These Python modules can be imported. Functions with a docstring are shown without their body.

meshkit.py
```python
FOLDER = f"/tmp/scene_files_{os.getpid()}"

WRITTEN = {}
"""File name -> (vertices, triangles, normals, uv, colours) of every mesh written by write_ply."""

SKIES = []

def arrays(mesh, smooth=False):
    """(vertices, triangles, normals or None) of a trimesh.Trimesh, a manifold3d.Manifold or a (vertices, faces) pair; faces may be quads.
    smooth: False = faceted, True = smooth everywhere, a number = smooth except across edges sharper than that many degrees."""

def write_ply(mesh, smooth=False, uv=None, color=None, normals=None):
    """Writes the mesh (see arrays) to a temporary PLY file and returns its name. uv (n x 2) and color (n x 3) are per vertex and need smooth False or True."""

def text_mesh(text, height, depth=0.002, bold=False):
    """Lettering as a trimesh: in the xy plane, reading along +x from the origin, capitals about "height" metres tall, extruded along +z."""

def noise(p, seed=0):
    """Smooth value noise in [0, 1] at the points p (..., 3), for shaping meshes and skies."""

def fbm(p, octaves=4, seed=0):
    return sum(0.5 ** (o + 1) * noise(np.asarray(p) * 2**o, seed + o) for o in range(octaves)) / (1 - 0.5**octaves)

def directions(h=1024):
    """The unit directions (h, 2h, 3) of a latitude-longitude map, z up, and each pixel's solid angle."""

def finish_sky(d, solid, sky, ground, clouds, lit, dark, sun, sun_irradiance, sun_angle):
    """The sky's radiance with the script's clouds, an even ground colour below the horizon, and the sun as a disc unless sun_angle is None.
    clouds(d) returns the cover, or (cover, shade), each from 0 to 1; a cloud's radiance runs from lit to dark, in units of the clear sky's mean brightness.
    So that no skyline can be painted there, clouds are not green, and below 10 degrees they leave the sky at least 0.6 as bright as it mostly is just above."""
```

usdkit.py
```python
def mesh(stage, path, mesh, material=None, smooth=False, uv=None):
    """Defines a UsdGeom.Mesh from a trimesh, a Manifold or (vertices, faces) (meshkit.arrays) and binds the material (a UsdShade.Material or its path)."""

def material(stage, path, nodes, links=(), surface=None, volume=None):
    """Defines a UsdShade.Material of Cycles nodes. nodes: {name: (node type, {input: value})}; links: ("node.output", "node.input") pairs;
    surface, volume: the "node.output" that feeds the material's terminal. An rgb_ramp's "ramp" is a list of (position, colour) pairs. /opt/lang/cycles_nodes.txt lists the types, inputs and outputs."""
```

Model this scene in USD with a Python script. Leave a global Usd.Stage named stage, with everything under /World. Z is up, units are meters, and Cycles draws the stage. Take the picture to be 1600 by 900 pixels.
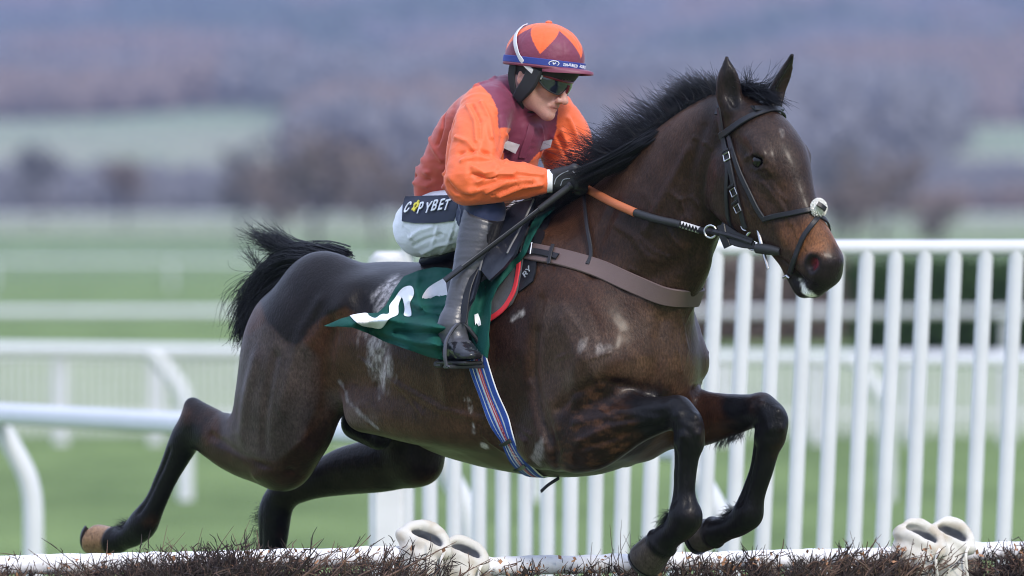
import math, numpy as np, trimesh, manifold3d, usdkit, meshkit
from scipy import ndimage
from scipy.spatial import cKDTree
from pxr import Usd, UsdGeom, UsdLux, UsdShade, Gf, Sdf, Vt

# ------------------------------------------------------------------ camera, sky, sun, exposure
stage = Usd.Stage.CreateInMemory()
UsdGeom.SetStageUpAxis(stage, 'Z'); UsdGeom.SetStageMetersPerUnit(stage, 1.0)
UsdGeom.Xform.Define(stage, '/World'); UsdGeom.Scope.Define(stage, '/World/Looks')
DIST, CAMZ, FPX = 27.0, 2.0, 13500.0          # metres to the horse, eye height, focal length in pixels of a 1600 px wide picture
HAZE = 0.00014
PITCH = math.atan((450 - 373) / FPX)
cam = UsdGeom.Camera.Define(stage, '/World/camera')
cam.AddTranslateOp().Set((0, -DIST, CAMZ)); cam.AddRotateXOp().Set(90 - math.degrees(PITCH))
cam.CreateHorizontalApertureAttr(36.0); cam.CreateVerticalApertureAttr(20.25)
cam.CreateFocalLengthAttr(36.0 * FPX / 1600); cam.CreateFStopAttr(3.5); cam.CreateFocusDistanceAttr(DIST - 0.25)
cam.CreateExposureAttr(1.0); cam.CreateClippingRangeAttr((0.5, 20000.0))
SUN_EL, SUN_AZ = math.radians(38), math.radians(150)      # azimuth: atan2(x, y) of the direction towards the sun
sun = UsdLux.DistantLight.Define(stage, '/World/sun')
sun.CreateIntensityAttr(0.4); sun.CreateAngleAttr(12.0); sun.CreateColorAttr((1.0, 0.92, 0.82))
sun.GetPrim().CreateAttribute('inputs:normalize', Sdf.ValueTypeNames.Bool).Set(True)
sun.AddRotateZOp().Set(-math.degrees(SUN_AZ)); sun.AddRotateXOp().Set(-(90 - math.degrees(SUN_EL)) )
sky = UsdLux.DomeLight.Define(stage, '/World/sky')
skym = usdkit.material(stage, '/World/Looks/sky_look', {
    's': ('sky_texture', {'sky_type': 'single_scattering', 'sun_disc': False, 'sun_elevation': SUN_EL, 'sun_rotation': SUN_AZ}),
    'tc': ('texture_coordinate', {}), 'n': ('noise_texture', {'scale': 2.2, 'detail': 5.0}),
    'r': ('rgb_ramp', {'ramp': [(0.25, (0.72,) * 3), (0.6, (0.95,) * 3)]}),
    'm': ('mix', {'color2': (4.3, 5.0, 7.0)}), 'z': ('separate_xyz', {}), 'zr': ('map_range', {'from_min': 0.0, 'from_max': 1.0, 'to_min': .55, 'to_max': 1.5, 'clamp': True}), 'mz': ('vector_math', {'math_type': 'scale'}), 'b': ('background_shader', {'strength': 0.12})},
    [('tc.generated', 'n.vector'), ('n.fac', 'r.fac'), ('r.color', 'm.fac'), ('s.color', 'm.color1'), ('m.color', 'mz.vector1'), ('tc.generated', 'z.vector'), ('z.z', 'zr.value'), ('zr.result', 'mz.scale'), ('mz.vector', 'b.color')], surface='b.background')
UsdShade.MaterialBindingAPI.Apply(sky.GetPrim()).Bind(skym)
sky.GetPrim().SetCustomDataByKey('kind', 'structure')

# ------------------------------------------------------------------ helpers: implicit surfaces
class Field:
    """A grid of signed distances; shapes melt into it and mesh() returns its zero surface."""
    def __init__(s, lo, hi, h):
        s.lo, s.h = np.array(lo, float), h
        s.n = np.ceil((np.array(hi, float) - s.lo) / h).astype(int) + 1
        s.F = np.full(s.n, 1.0, np.float32)
        s.ax = [(s.lo[i] + h * np.arange(s.n[i])).astype(np.float32) for i in range(3)]
    def cut(s, lo, hi):
        a = np.clip(np.floor((np.array(lo) - s.lo) / s.h).astype(int), 0, s.n); b = np.clip(np.ceil((np.array(hi) - s.lo) / s.h).astype(int) + 1, 0, s.n)
        return tuple(slice(i, j) for i, j in zip(a, b))
    def pts(s, sl):
        return s.ax[0][sl[0]][:, None, None], s.ax[1][sl[1]][None, :, None], s.ax[2][sl[2]][None, None, :]
    def blend(s, sl, d, k, sub=False):
        F = s.F[sl]
        if sub:
            d = -d; h = np.maximum(k - np.abs(F - d), 0) / k; s.F[sl] = np.maximum(F, d) + h * h * k / 4
        else:
            h = np.maximum(k - np.abs(F - d), 0) / k; s.F[sl] = np.minimum(F, d) - h * h * k / 4
    def tube(s, st, k=0.04, side=(0, 1, 0), sub=False, dense=8):
        """st: rows x, y, z, side radius, in-plane radius; a smooth tapering tube of elliptic section."""
        st = np.array(st, float)
        if len(st) == 1: st = np.vstack([st, st + [1e-4, 0, 0, 0, 0]])
        st = spline(st, dense) if len(st) > 2 else st
        side = np.array(side, float) / np.linalg.norm(side); R = st[:, 3:].max(); pad = max(k, .05) + 3 * s.h
        sl = s.cut(st[:, :3].min(0) - R - pad, st[:, :3].max(0) + R + pad)
        T = np.full([x.stop - x.start for x in sl], 1.0, np.float32)
        for A, B in zip(st[:-1], st[1:]):
            r = max(A[3:].max(), B[3:].max()) + pad
            q = s.cut(np.minimum(A[:3], B[:3]) - r, np.maximum(A[:3], B[:3]) + r)
            x, y, z = s.pts(q); d = B[:3] - A[:3]; L = float(d @ d) + 1e-12
            t = np.clip(((x - A[0]) * d[0] + (y - A[1]) * d[1] + (z - A[2]) * d[2]) / L, 0, 1).astype(np.float32)
            vx, vy, vz = x - A[0] - t * d[0], y - A[1] - t * d[1], z - A[2] - t * d[2]
            a, b = A[3] + t * (B[3] - A[3]), A[4] + t * (B[4] - A[4])
            ss = vx * side[0] + vy * side[1] + vz * side[2]; vv = vx * vx + vy * vy + vz * vz
            qq = np.sqrt(ss * ss / (a * a) + np.maximum(vv - ss * ss, 0) / (b * b)) + 1e-6
            dist = np.sqrt(vv) * (1 - 1 / qq); dist = np.where(qq < 0.05, -np.minimum(a, b), dist)
            w = tuple(slice(i.start - j.start, i.stop - j.start) for i, j in zip(q, sl))
            T[w] = np.minimum(T[w], dist)
        s.blend(sl, T, k, sub)
    def ball(s, c, r, k=0.03, axes=None, sub=False):
        """An ellipsoid with radii r along the rows of axes."""
        r = np.broadcast_to(np.array(r, float), 3); R = r.max() + k + 2 * s.h; E = np.eye(3) if axes is None else np.array(axes, float)
        sl = s.cut(np.array(c) - R, np.array(c) + R); x, y, z = s.pts(sl); v = [x - c[0], y - c[1], z - c[2]]
        qq = np.sqrt(sum(((v[0] * e[0] + v[1] * e[1] + v[2] * e[2]) / ri) ** 2 for e, ri in zip(E, r))) + 1e-6
        dist = np.sqrt(v[0] ** 2 + v[1] ** 2 + v[2] ** 2) * (1 - 1 / qq)
        s.blend(sl, np.where(qq < 0.05, -r.min(), dist).astype(np.float32), k, sub)
    def halfspace(s, c, n, R, k=0.006):
        """Cuts away what lies beyond the plane, within R of c."""
        c, n = np.array(c, float), np.array(n, float) / np.linalg.norm(n)
        sl = s.cut(c - R, c + R); x, y, z = s.pts(sl)
        d = -((x - c[0]) * n[0] + (y - c[1]) * n[1] + (z - c[2]) * n[2]) + 0 * x * y * z
        far = np.sqrt((x - c[0]) ** 2 + (y - c[1]) ** 2 + (z - c[2]) ** 2) - R
        s.blend(sl, np.maximum(d, far).astype(np.float32), k, True)
    def blur(s, sigma):
        s.F = ndimage.gaussian_filter(np.clip(s.F, -.05, .05), sigma)
    def mesh(s, smooth=4):
        F, n = s.F, s.n; ins = F < 0
        c8 = [ins[i:n[0] - 1 + i, j:n[1] - 1 + j, k:n[2] - 1 + k] for i in (0, 1) for j in (0, 1) for k in (0, 1)]
        cnt = sum(c.astype(np.uint8) for c in c8); act = (cnt > 0) & (cnt < 8)
        idx = np.full(act.shape, -1, np.int32); cells = np.argwhere(act); idx[act] = np.arange(len(cells))
        acc, num = np.zeros((len(cells), 3)), np.zeros(len(cells))
        offs = [(i, j, k) for i in (0, 1) for j in (0, 1) for k in (0, 1)]
        for a in offs:
            for ax in range(3):
                if a[ax]: continue
                b = list(a); b[ax] = 1
                fa, fb = F[tuple((cells + a).T)], F[tuple((cells + b).T)]; m = (fa < 0) != (fb < 0)
                t = fa[m] / (fa[m] - fb[m]); p = np.tile(np.array(a, float), (m.sum(), 1)); p[:, ax] = t
                acc[m] += p; num[m] += 1
        V = s.lo + s.h * (cells + acc / num[:, None]); faces = []
        for ax in range(3):
            u, v = (ax + 1) % 3, (ax + 2) % 3
            lo_ = [slice(None)] * 3; hi_ = [slice(None)] * 3; lo_[ax] = slice(0, -1); hi_[ax] = slice(1, None)
            e = np.argwhere(ins[tuple(lo_)] != ins[tuple(hi_)]); e = e[(e[:, u] > 0) & (e[:, v] > 0) & (e[:, u] < n[u] - 1) & (e[:, v] < n[v] - 1)]
            du, dv = np.eye(3, dtype=int)[u], np.eye(3, dtype=int)[v]
            q = np.stack([idx[tuple((e - o).T)] for o in (0 * du, du, du + dv, dv)], 1)
            flip = ins[tuple(e.T)]; q[~flip] = q[~flip][:, ::-1]; q = q[(q >= 0).all(1)]; faces.append(q)
        f = np.vstack(faces)[:, ::-1]; f = np.vstack([f[:, [0, 1, 2]], f[:, [0, 2, 3]]])
        m = trimesh.Trimesh(V, f, process=False)
        if m.volume < 0: m.invert()
        if smooth:
            trimesh.smoothing.filter_taubin(m, 0.5, 0.53, smooth * 2); v = np.array(m.vertices)
            bad = np.linalg.norm(v - V, axis=1) > 1.2 * s.h; v[bad] = V[bad]; m.vertices = v
        return m

def spline(p, k):
    """Catmull-Rom through the rows of p, k steps per span."""
    p = np.asarray(p, float); q = np.vstack([2 * p[0] - p[1], p, 2 * p[-1] - p[-2]]); q[:, 3:] = np.maximum(q[:, 3:], 1e-4) if p.shape[1] > 3 else q[:, 3:]
    out = []
    for i in range(1, len(q) - 2):
        for t in np.arange(k) / k:
            a, b, c, d = q[i - 1], q[i], q[i + 1], q[i + 2]
            out.append(0.5 * (2 * b + (c - a) * t + (2 * a - 5 * b + 4 * c - d) * t * t + (3 * b - a - 3 * c + d) * t ** 3))
    out.append(p[-1]); return np.array(out)

# ------------------------------------------------------------------ the horse's frame: X forward, Y to its left, Z up
YAW = math.radians(45); CY, SY = math.cos(YAW), math.sin(YAW); HX = 0.132
def to_world(p):
    p = np.asarray(p, float); return np.stack([HX + p[..., 0] * CY + p[..., 1] * SY, -p[..., 0] * SY + p[..., 1] * CY, p[..., 2]], -1)
def to_pix(w):
    w = np.asarray(w, float); t = DIST + w[..., 1]; return np.stack([800 + FPX * w[..., 0] / t, 373 - FPX * (w[..., 2] - CAMZ) / t], -1)
def P(px, py, Y=0.0):
    """The point of the horse's frame at lateral offset Y that the photograph shows at px, py."""
    m = (px - 800) / FPX; X = (DIST * m + Y * CY * m - HX - Y * SY) / (CY + SY * m); t = DIST - X * SY + Y * CY
    return [X, Y, CAMZ + t * (373 - py) / FPX]
def T(px, py, Y, a, b): return P(px, py, Y) + [a, b]
def S(pxm, py, Y, a, b):
    p = P(pxm, py, 0.0); return [p[0], Y, p[2], a, b]

def build_horse(h=0.0062):
    f = Field((-2.02, -0.5, 0.72), (1.32, 0.5, 2.78), h)
    # trunk
    f.tube([S(478, 505, 0, .15, .12), S(522, 522, 0, .22, .205), S(590, 530, 0, .265, .245), S(660, 541, 0, .275, .268), S(730, 560, 0, .30, .315), S(800, 562, 0, .31, .35), S(870, 553, 0, .285, .385), S(930, 552, 0, .25, .365), S(985, 560, 0, .2, .22)], .03)
    f.tube([S(800, 400, 0, .05, .06), S(870, 362, 0, .05, .06), S(950, 350, 0, .05, .08)], .1)
    for s in (-1, 1):
        f.tube([S(905, 410, s * .12, .08, .10), S(955, 490, s * .165, .085, .13), S(995, 560, s * .175, .085, .10)], .07)      # shoulder
        f.tube([S(1000, 575, s * .165, .08, .085), S(950, 635, s * .185, .08, .11), S(912, 690, s * .18, .07, .085)], .05)     # upper arm
        f.tube([S(1006, 560, s * .085, .085, .10), S(1004, 630, s * .085, .075, .09), S(975, 680, s * .09, .07, .08)], .045)       # breast
        f.tube([S(570, 475, s * .13, .11, .09), S(540, 495, s * .16, .1, .11), S(500, 530, s * .16, .1, .12)], .09)               # croup
        f.ball(S(622, 468, s * .2, 0, 0)[:3], .06, .1)                                                                           # hip bone
        f.tube([S(640, 640, s * .2, .06, .07), S(760, 660, s * .22, .06, .06), S(880, 660, s * .16, .05, .05)], .08)
    # neck
    f.tube([S(960, 456, 0, .15, .27), S(1028, 360, 0, .115, .24), S(1074, 278, 0, .092, .182), S(1114, 230, 0, .082, .142), S(1150, 198, 0, .07, .10)], .07)
    f.tube([S(850, 375, 0, .035, .04), S(920, 330, 0, .035, .04), S(990, 272, 0, .035, .05), S(1052, 222, 0, .032, .045), S(1120, 175, 0, .035, .045)], .06)  # crest
    # near fore
    f.tube([T(885, 698, -.185, .07, .085), T(925, 683, -.18, .075, .105), T(985, 660, -.15, .06, .075), T(1030, 648, -.12, .048, .056), T(1058, 645, -.10, .046, .05)], .05)
    f.tube([T(1060, 642, -.10, .045, .046), T(1076, 664, -.10, .046, .05), T(1078, 690, -.10, .043, .045)], .02)
    f.tube([T(1076, 690, -.10, .042, .044), T(1071, 735, -.10, .031, .038), T(1069, 775, -.10, .031, .039), T(1070, 800, -.10, .044, .05)], .02)
    f.tube([T(1072, 810, -.10, .05, .052), T(1062, 824, -.10, .045, .047), T(1042, 840, -.1, .036, .036)], .02)
    f.tube([T(1040, 842, -.10, .045, .045), T(1018, 866, -.1, .056, .056), T(1002, 884, -.1, .062, .062)], .012, dense=2)
    f.halfspace(P(1006, 881, -.1), np.array(P(1006, 881, -.1)) - P(1040, 842, -.1), .13)
    # far fore
    f.tube([T(1030, 650, .15, .07, .09), T(1085, 655, .15, .065, .088), T(1130, 650, .15, .052, .07), T(1170, 643, .15, .045, .054), T(1188, 640, .15, .044, .05)], .05)
    f.tube([T(1190, 637, .15, .044, .046), T(1208, 655, .15, .045, .05), T(1206, 682, .15, .042, .046)], .02)
    f.tube([T(1200, 682, .15, .042, .044), T(1191, 730, .15, .033, .041), T(1178, 770, .15, .032, .041), T(1171, 795, .15, .04, .047)], .02)
    f.tube([T(1168, 806, .15, .045, .047), T(1150, 820, .15, .04, .04), T(1125, 829, .15, .035, .035)], .02)
    f.tube([T(1125, 829, .15, .042, .042), T(1105, 835, .15, .05, .05), T(1085, 840, .15, .054, .054)], .012, dense=2)
    f.halfspace(P(1089, 839, .15), np.array(P(1089, 839, .15)) - P(1125, 829, .15), .12)
    # near hind
    f.tube([T(505, 480, -.16, .12, .18), T(470, 560, -.19, .125, .2), T(455, 635, -.19, .115, .19), T(440, 695, -.18, .09, .14)], .06)
    f.tube([T(455, 510, -.11, .12, .11), T(430, 590, -.17, .1, .13), T(412, 660, -.18, .08, .12)], .06)
    f.tube([T(440, 705, -.18, .08, .115), T(392, 700, -.175, .07, .105), T(345, 685, -.165, .055, .085), T(312, 668, -.16, .045, .07)], .05)
    f.tube([T(330, 660, -.16, .035, .045), T(310, 642, -.16, .032, .034), T(301, 633, -.16, .028, .028)], .025)
    f.tube([T(305, 660, -.16, .042, .055), T(288, 690, -.16, .042, .054), T(264, 738, -.16, .030, .043), T(243, 785, -.16, .030, .041), T(228, 812, -.16, .042, .05)], .025)
    f.tube([T(219, 824, -.16, .045, .05), T(205, 836, -.16, .04, .042), T(186, 844, -.16, .036, .036)], .02)
    f.tube([T(184, 845, -.16, .042, .042), T(163, 845, -.16, .052, .05), T(138, 842, -.16, .064, .056)], .012, dense=2)
    f.halfspace(P(146, 841, -.16), np.array(P(138, 832, -.16)) - P(182, 850, -.16), .13)
    # far hind
    f.tube([T(610, 590, .17, .12, .17), T(645, 670, .19, .1, .12), T(652, 718, .19, .075, .08)], .06)
    f.tube([T(655, 722, .19, .07, .072), T(600, 726, .17, .065, .088), T(540, 736, .15, .055, .078), T(490, 752, .12, .046, .058), T(450, 768, .1, .042, .05)], .04)
    f.tube([T(440, 772, .1, .042, .052), T(430, 800, .1, .046, .062), T(426, 850, .1, .04, .052), T(415, 900, .1, .034, .042), T(408, 930, .1, .036, .043)], .03)
    f.tube([T(406, 936, .1, .042, .044), T(395, 950, .1, .036, .036), T(380, 960, .1, .034, .034)], .02)
    f.tube([T(380, 961, .1, .044, .044), T(362, 974, .1, .056, .056), T(352, 982, .1, .06, .06)], .012, dense=2)
    f.halfspace(P(356, 979, .1), np.array(P(352, 982, .1)) - P(380, 961, .1), .12)
    f.tube([S(555, 664, 0, .045, .045), S(592, 684, 0, .045, .04)], .05)                                                             # sheath
    f.tube([S(500, 420, 0, .05, .05), S(470, 412, 0, .04, .04), S(440, 415, 0, .032, .032), S(415, 440, 0, .025, .025), S(400, 480, 0, .02, .02)], .05)  # dock
    # head
    f.tube([S(1160, 182, 0, .075, .07), S(1196, 215, 0, .088, .085), S(1218, 250, 0, .09, .088), S(1238, 300, 0, .066, .07), S(1258, 345, 0, .052, .056), S(1282, 388, 0, .048, .052), S(1294, 410, 0, .047, .046)], .03)
    for s in (-1, 1):
        f.tube([S(1160, 300, s * .05, .035, .10), S(1180, 330, s * .045, .032, .075), S(1212, 368, s * .03, .028, .042), S(1242, 412, s * .018, .024, .03)], .03)  # jaw
        f.tube([S(1172, 270, s * .06, .036, .095), S(1206, 322, s * .05, .036, .08), S(1240, 370, s * .038, .03, .05), S(1266, 408, s * .03, .03, .038)], .03)
        f.tube([S(1205, 215, s * .08, .022, .02), S(1222, 240, s * .09, .024, .025), S(1228, 262, s * .08, .02, .02)], .02)  # brow
        f.tube([S(1212, 278, s * .075, .014, .014), S(1232, 305, s * .062, .012, .012), S(1240, 330, s * .052, .01, .01)], .02)  # face crest
        f.tube([S(1278, 420, s * .035, .026, .03), S(1290, 402, s * .04, .024, .026), S(1290, 425, s * .032, .028, .03)], .02)  # nostril wing
    f.tube([S(1288, 432, 0, .043, .040), S(1272, 453, 0, .036, .028)], .03)                       # upper lip
    f.tube([S(1244, 425, 0, .034, .033), S(1254, 448, 0, .036, .03), S(1256, 456, 0, .03, .022)], .025)   # chin
    return f
def finish_head(f):
    f.blur(1.2)
    for s in (-1, 1):
        n = S(1290, 412, s * .062, 0, 0)[:3]
        f.ball(n, (.026, .02, .018), .012, [[.5, s * .2, .84], [.2, -s * .96, 0.1], [.84, 0, -.5]], True)
        f.ball(S(1219, 251, s * .1, 0, 0)[:3], (.021, .02, .014), .012, sub=True)
    # ears: flattened, hollow towards the front
    for s, (b0, b1, b2, tip), ax in ((-1, ((1143, 172), (1139, 148), (1137, 118), (1135, 90)), (.75, .62, .1)), (1, ((1207, 165), (1214, 142), (1226, 116), (1238, 86)), (.1, .96, .2))):
        Y = s * .058; wide = .040 if s < 0 else .034
        f.tube([T(*b0, Y, .03, .03), T(*b1, Y * 1.1, wide, .022), T(*b2, Y * 1.2, wide * .8, .018), T(*tip, Y * 1.2, .007, .007)], .02, side=ax)
        o = np.array([.035, -.016, .006]) if s < 0 else np.array([.03, .004, .01])
        C = [np.array(T(*q, Y * g, 0, 0))[:3] + o * 0.72 for q, g in ((b0, 1.0), (b1, 1.1), (b2, 1.2), (tip, 1.2))]
        f.tube([[*C[0] + (C[1] - C[0]) * .3, .010, .012], [*C[1], wide * .66, .015], [*C[2], wide * .5, .013], [*(C[2] * .45 + C[3] * .55), .006, .008]], .008, side=ax, sub=True)
# ----HORSE-END

# ------------------------------------------------------------------ helpers: objects, colours, surface work
used = {}
def numbered(name, parent='/World'):
    k = used.get((parent, name), 0); used[(parent, name)] = k + 1
    return f'{parent}/{name}' if k == 0 else f'{parent}/{name}_{k:03d}'
def tag(p, label=None, cat=None, group=None, kind=None):
    p = p.GetPrim() if hasattr(p, 'GetPrim') else p
    for k, v in (('label', label), ('category', cat), ('group', group), ('kind', kind)):
        if v: p.SetCustomDataByKey(k, v)
    return p
def thing(name, label=None, cat=None, loc=(0, 0, 0), rotz=0.0, group=None, kind=None):
    x = UsdGeom.Xform.Define(stage, numbered(name)); x.AddTranslateOp().Set(tuple(map(float, loc)))
    if rotz: x.AddRotateZOp().Set(math.degrees(rotz))
    return tag(x, label, cat, group, kind)
def obj(name, mesh, mat, parent=None, smooth=40, col=None):
    """One Mesh prim under parent (or /World); col gives each vertex its own colour."""
    path = numbered(name, str(parent.GetPath()) if parent else '/World')
    keep = np.unique(np.asarray(mesh.faces))
    if len(keep) < len(mesh.vertices):
        re_ = np.full(len(mesh.vertices), -1); re_[keep] = np.arange(len(keep)); mesh = trimesh.Trimesh(np.array(mesh.vertices)[keep], re_[np.asarray(mesh.faces)], process=False); col = None if col is None else np.asarray(col)[keep]
    m = usdkit.mesh(stage, path, mesh, M[mat], smooth=True if col is not None else smooth)
    if col is not None:
        UsdGeom.PrimvarsAPI(m).CreatePrimvar('col', Sdf.ValueTypeNames.Color3fArray, 'vertex').Set(Vt.Vec3fArray.FromNumpy(np.asarray(col, np.float32)))
    return m.GetPrim()
def curves(name, pts, counts, widths, mat, parent=None):
    path = numbered(name, str(parent.GetPath()) if parent else '/World'); c = UsdGeom.BasisCurves.Define(stage, path)
    c.CreateTypeAttr('linear'); c.CreatePointsAttr(Vt.Vec3fArray.FromNumpy(np.asarray(pts, np.float32))); c.CreateCurveVertexCountsAttr(Vt.IntArray.FromNumpy(np.asarray(counts, np.int32)))
    c.CreateWidthsAttr(Vt.FloatArray.FromNumpy(np.asarray(widths, np.float32))); c.SetWidthsInterpolation('vertex')
    UsdShade.MaterialBindingAPI.Apply(c.GetPrim()).Bind(M[mat]); return c.GetPrim()
def sstep(a, b, x):
    t = np.clip((x - a) / (b - a), 0, 1); return t * t * (3 - 2 * t)
def seg_dist(p, line):
    p, line = np.asarray(p, float), np.asarray(line, float); out = np.full(len(p), 1e9)
    for a, b in zip(line[:-1], line[1:]):
        d = b - a; t = np.clip((p - a) @ d / (d @ d + 1e-12), 0, 1); out = np.minimum(out, np.linalg.norm(p - a - t[:, None] * d, axis=1))
    return out
def poly_dist(p, poly):
    """Signed distance to a closed 2-d polygon, negative inside."""
    q = np.vstack([poly, poly[:1]]).astype(float); d = seg_dist(p, q); ins = np.zeros(len(p), bool)
    for (x0, y0), (x1, y1) in zip(q[:-1], q[1:]):
        ins ^= ((y0 > p[:, 1]) != (y1 > p[:, 1])) & (p[:, 0] < (x1 - x0) * (p[:, 1] - y0) / (y1 - y0 + 1e-12) + x0)
    return np.where(ins, -d, d)
def lerp(c, d, t): return c + (np.asarray(d, float) - c) * np.asarray(t)[:, None]
def normals(m): return meshkit.arrays(m, True)[2]
class Skin:
    """A mesh in the horse's frame whose near side can be asked for the surface point seen at a pixel."""
    def __init__(s, m, keep=None):
        s.v, s.n = np.array(m.vertices), normals(m); w = to_world(s.v); nw = to_world(s.n) - to_world(np.zeros(3)); p = to_pix(w)
        ok = nw[:, 1] < -0.05 if keep is None else (nw[:, 1] < -0.05) & keep
        s.i = np.where(ok)[0]; s.depth = w[s.i, 1]; s.tree = cKDTree(p[s.i])
    def hit(s, px, py, r=5):
        for rr in (r, 2 * r, 4 * r):
            k = np.array(s.tree.query_ball_point((px, py), rr), int)
            if len(k): break
        else: k = np.array([s.tree.query((px, py))[1]])
        k = k[s.depth[k] < s.depth[k].min() + .05]; i = s.i[k]
        # slide along the mean tangent plane so that the point lies exactly under the pixel
        q, n = s.v[i].mean(0), s.n[i].mean(0); n = n / np.linalg.norm(n)
        a = np.array(P(px, py, q[1] - .3)); b = np.array(P(px, py, q[1] + .3)); d = b - a; den = d @ n
        if abs(den) > .12: a = a + d * ((q - a) @ n) / den
        else: a = q
        return (a if np.linalg.norm(a - q) < .06 else q), n
def ribbon(pts, nrm, width, thick, closed=False, k=4):
    """A flat strap along pts, its face along nrm."""
    p = spline(np.asarray(pts, float), k); n = spline(np.asarray(nrm, float), k); wd = np.broadcast_to(width, (len(pts),)).astype(float)
    wd = np.interp(np.linspace(0, len(pts) - 1, len(p)), np.arange(len(pts)), wd)[:, None] / 2
    t = np.gradient(p, axis=0); b = np.cross(t, n); b /= np.linalg.norm(b, axis=1, keepdims=True) + 1e-9; n = np.cross(b, t); n /= np.linalg.norm(n, axis=1, keepdims=True) + 1e-9
    e = thick * .35
    prof = [(-1, 0, 0), (-1, thick - e, 0), (-1, thick, e), (1, thick, -e), (1, thick - e, 0), (1, 0, 0)]
    rows = np.stack([p + b * (sx * wd + ins) + n * h for sx, h, ins in prof], 1); m = len(prof); f = []
    for i in range(len(p) - 1):
        for j in range(m):
            a, c = i * m + j, i * m + (j + 1) % m; f += [(a, c, c + m), (a, c + m, a + m)]
    L = (len(p) - 1) * m
    for j in range(1, m - 1): f += [(0, j + 1, j), (L, L + j, L + j + 1)]
    q = trimesh.Trimesh(rows.reshape(-1, 3), f, process=False)
    if q.volume < 0: q.invert()
    return q
def rod(pts, r, sides=10, k=4):
    p = np.asarray(pts, float); rr = np.broadcast_to(r, (len(p),)).astype(float)
    if len(p) > 2 and k > 1: rr = np.interp(np.linspace(0, len(p) - 1, (len(p) - 1) * k + 1), np.arange(len(p)), rr); p = spline(p, k)
    v, f = _tube(p, rr, sides); return trimesh.Trimesh(v, f, process=False)
def _tube(p, rr, sides):
    t = np.gradient(p, axis=0); t /= np.linalg.norm(t, axis=1, keepdims=True) + 1e-12
    a = np.zeros_like(p); u = np.cross(t[0], [0, 0, 1.0] if abs(t[0, 2]) < .9 else [1.0, 0, 0])
    for i in range(len(p)):
        u = u - t[i] * (u @ t[i]); u /= np.linalg.norm(u) + 1e-12; a[i] = u
    b = np.cross(t, a); ang = np.arange(sides) * 2 * np.pi / sides
    v = (p[:, None] + rr[:, None, None] * (np.cos(ang)[None, :, None] * a[:, None] + np.sin(ang)[None, :, None] * b[:, None])).reshape(-1, 3); f = []
    for i in range(len(p) - 1):
        for j in range(sides):
            q, w = i * sides + j, i * sides + (j + 1) % sides; f += [(q, w, w + sides), (q, w + sides, q + sides)]
    v = np.vstack([v, p[0], p[-1]]); n = len(v); L = (len(p) - 1) * sides
    for j in range(sides): f += [(n - 2, (j + 1) % sides, j), (n - 1, L + j, L + (j + 1) % sides)]
    return v, f
def box(c, size, rot=None, bevel=0.0):
    """A box with chamfered edges."""
    e = np.array(size, float) / 2; b = min(bevel, e.min() * .8); v = []
    for s in np.array(np.meshgrid([-1, 1], [-1, 1], [-1, 1])).reshape(3, -1).T:
        for k in range(3):
            q = s * e
            if b > 0: q = s * (e - b); q[k] = s[k] * e[k]
            v.append(q)
    m = trimesh.convex.convex_hull(np.array(v)); v = np.array(m.vertices)
    if rot is not None: v = v @ np.array(rot).T
    return trimesh.Trimesh(v + np.array(c, float), m.faces, process=False)
def join(*ms): return trimesh.util.concatenate([m for m in ms])
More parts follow.
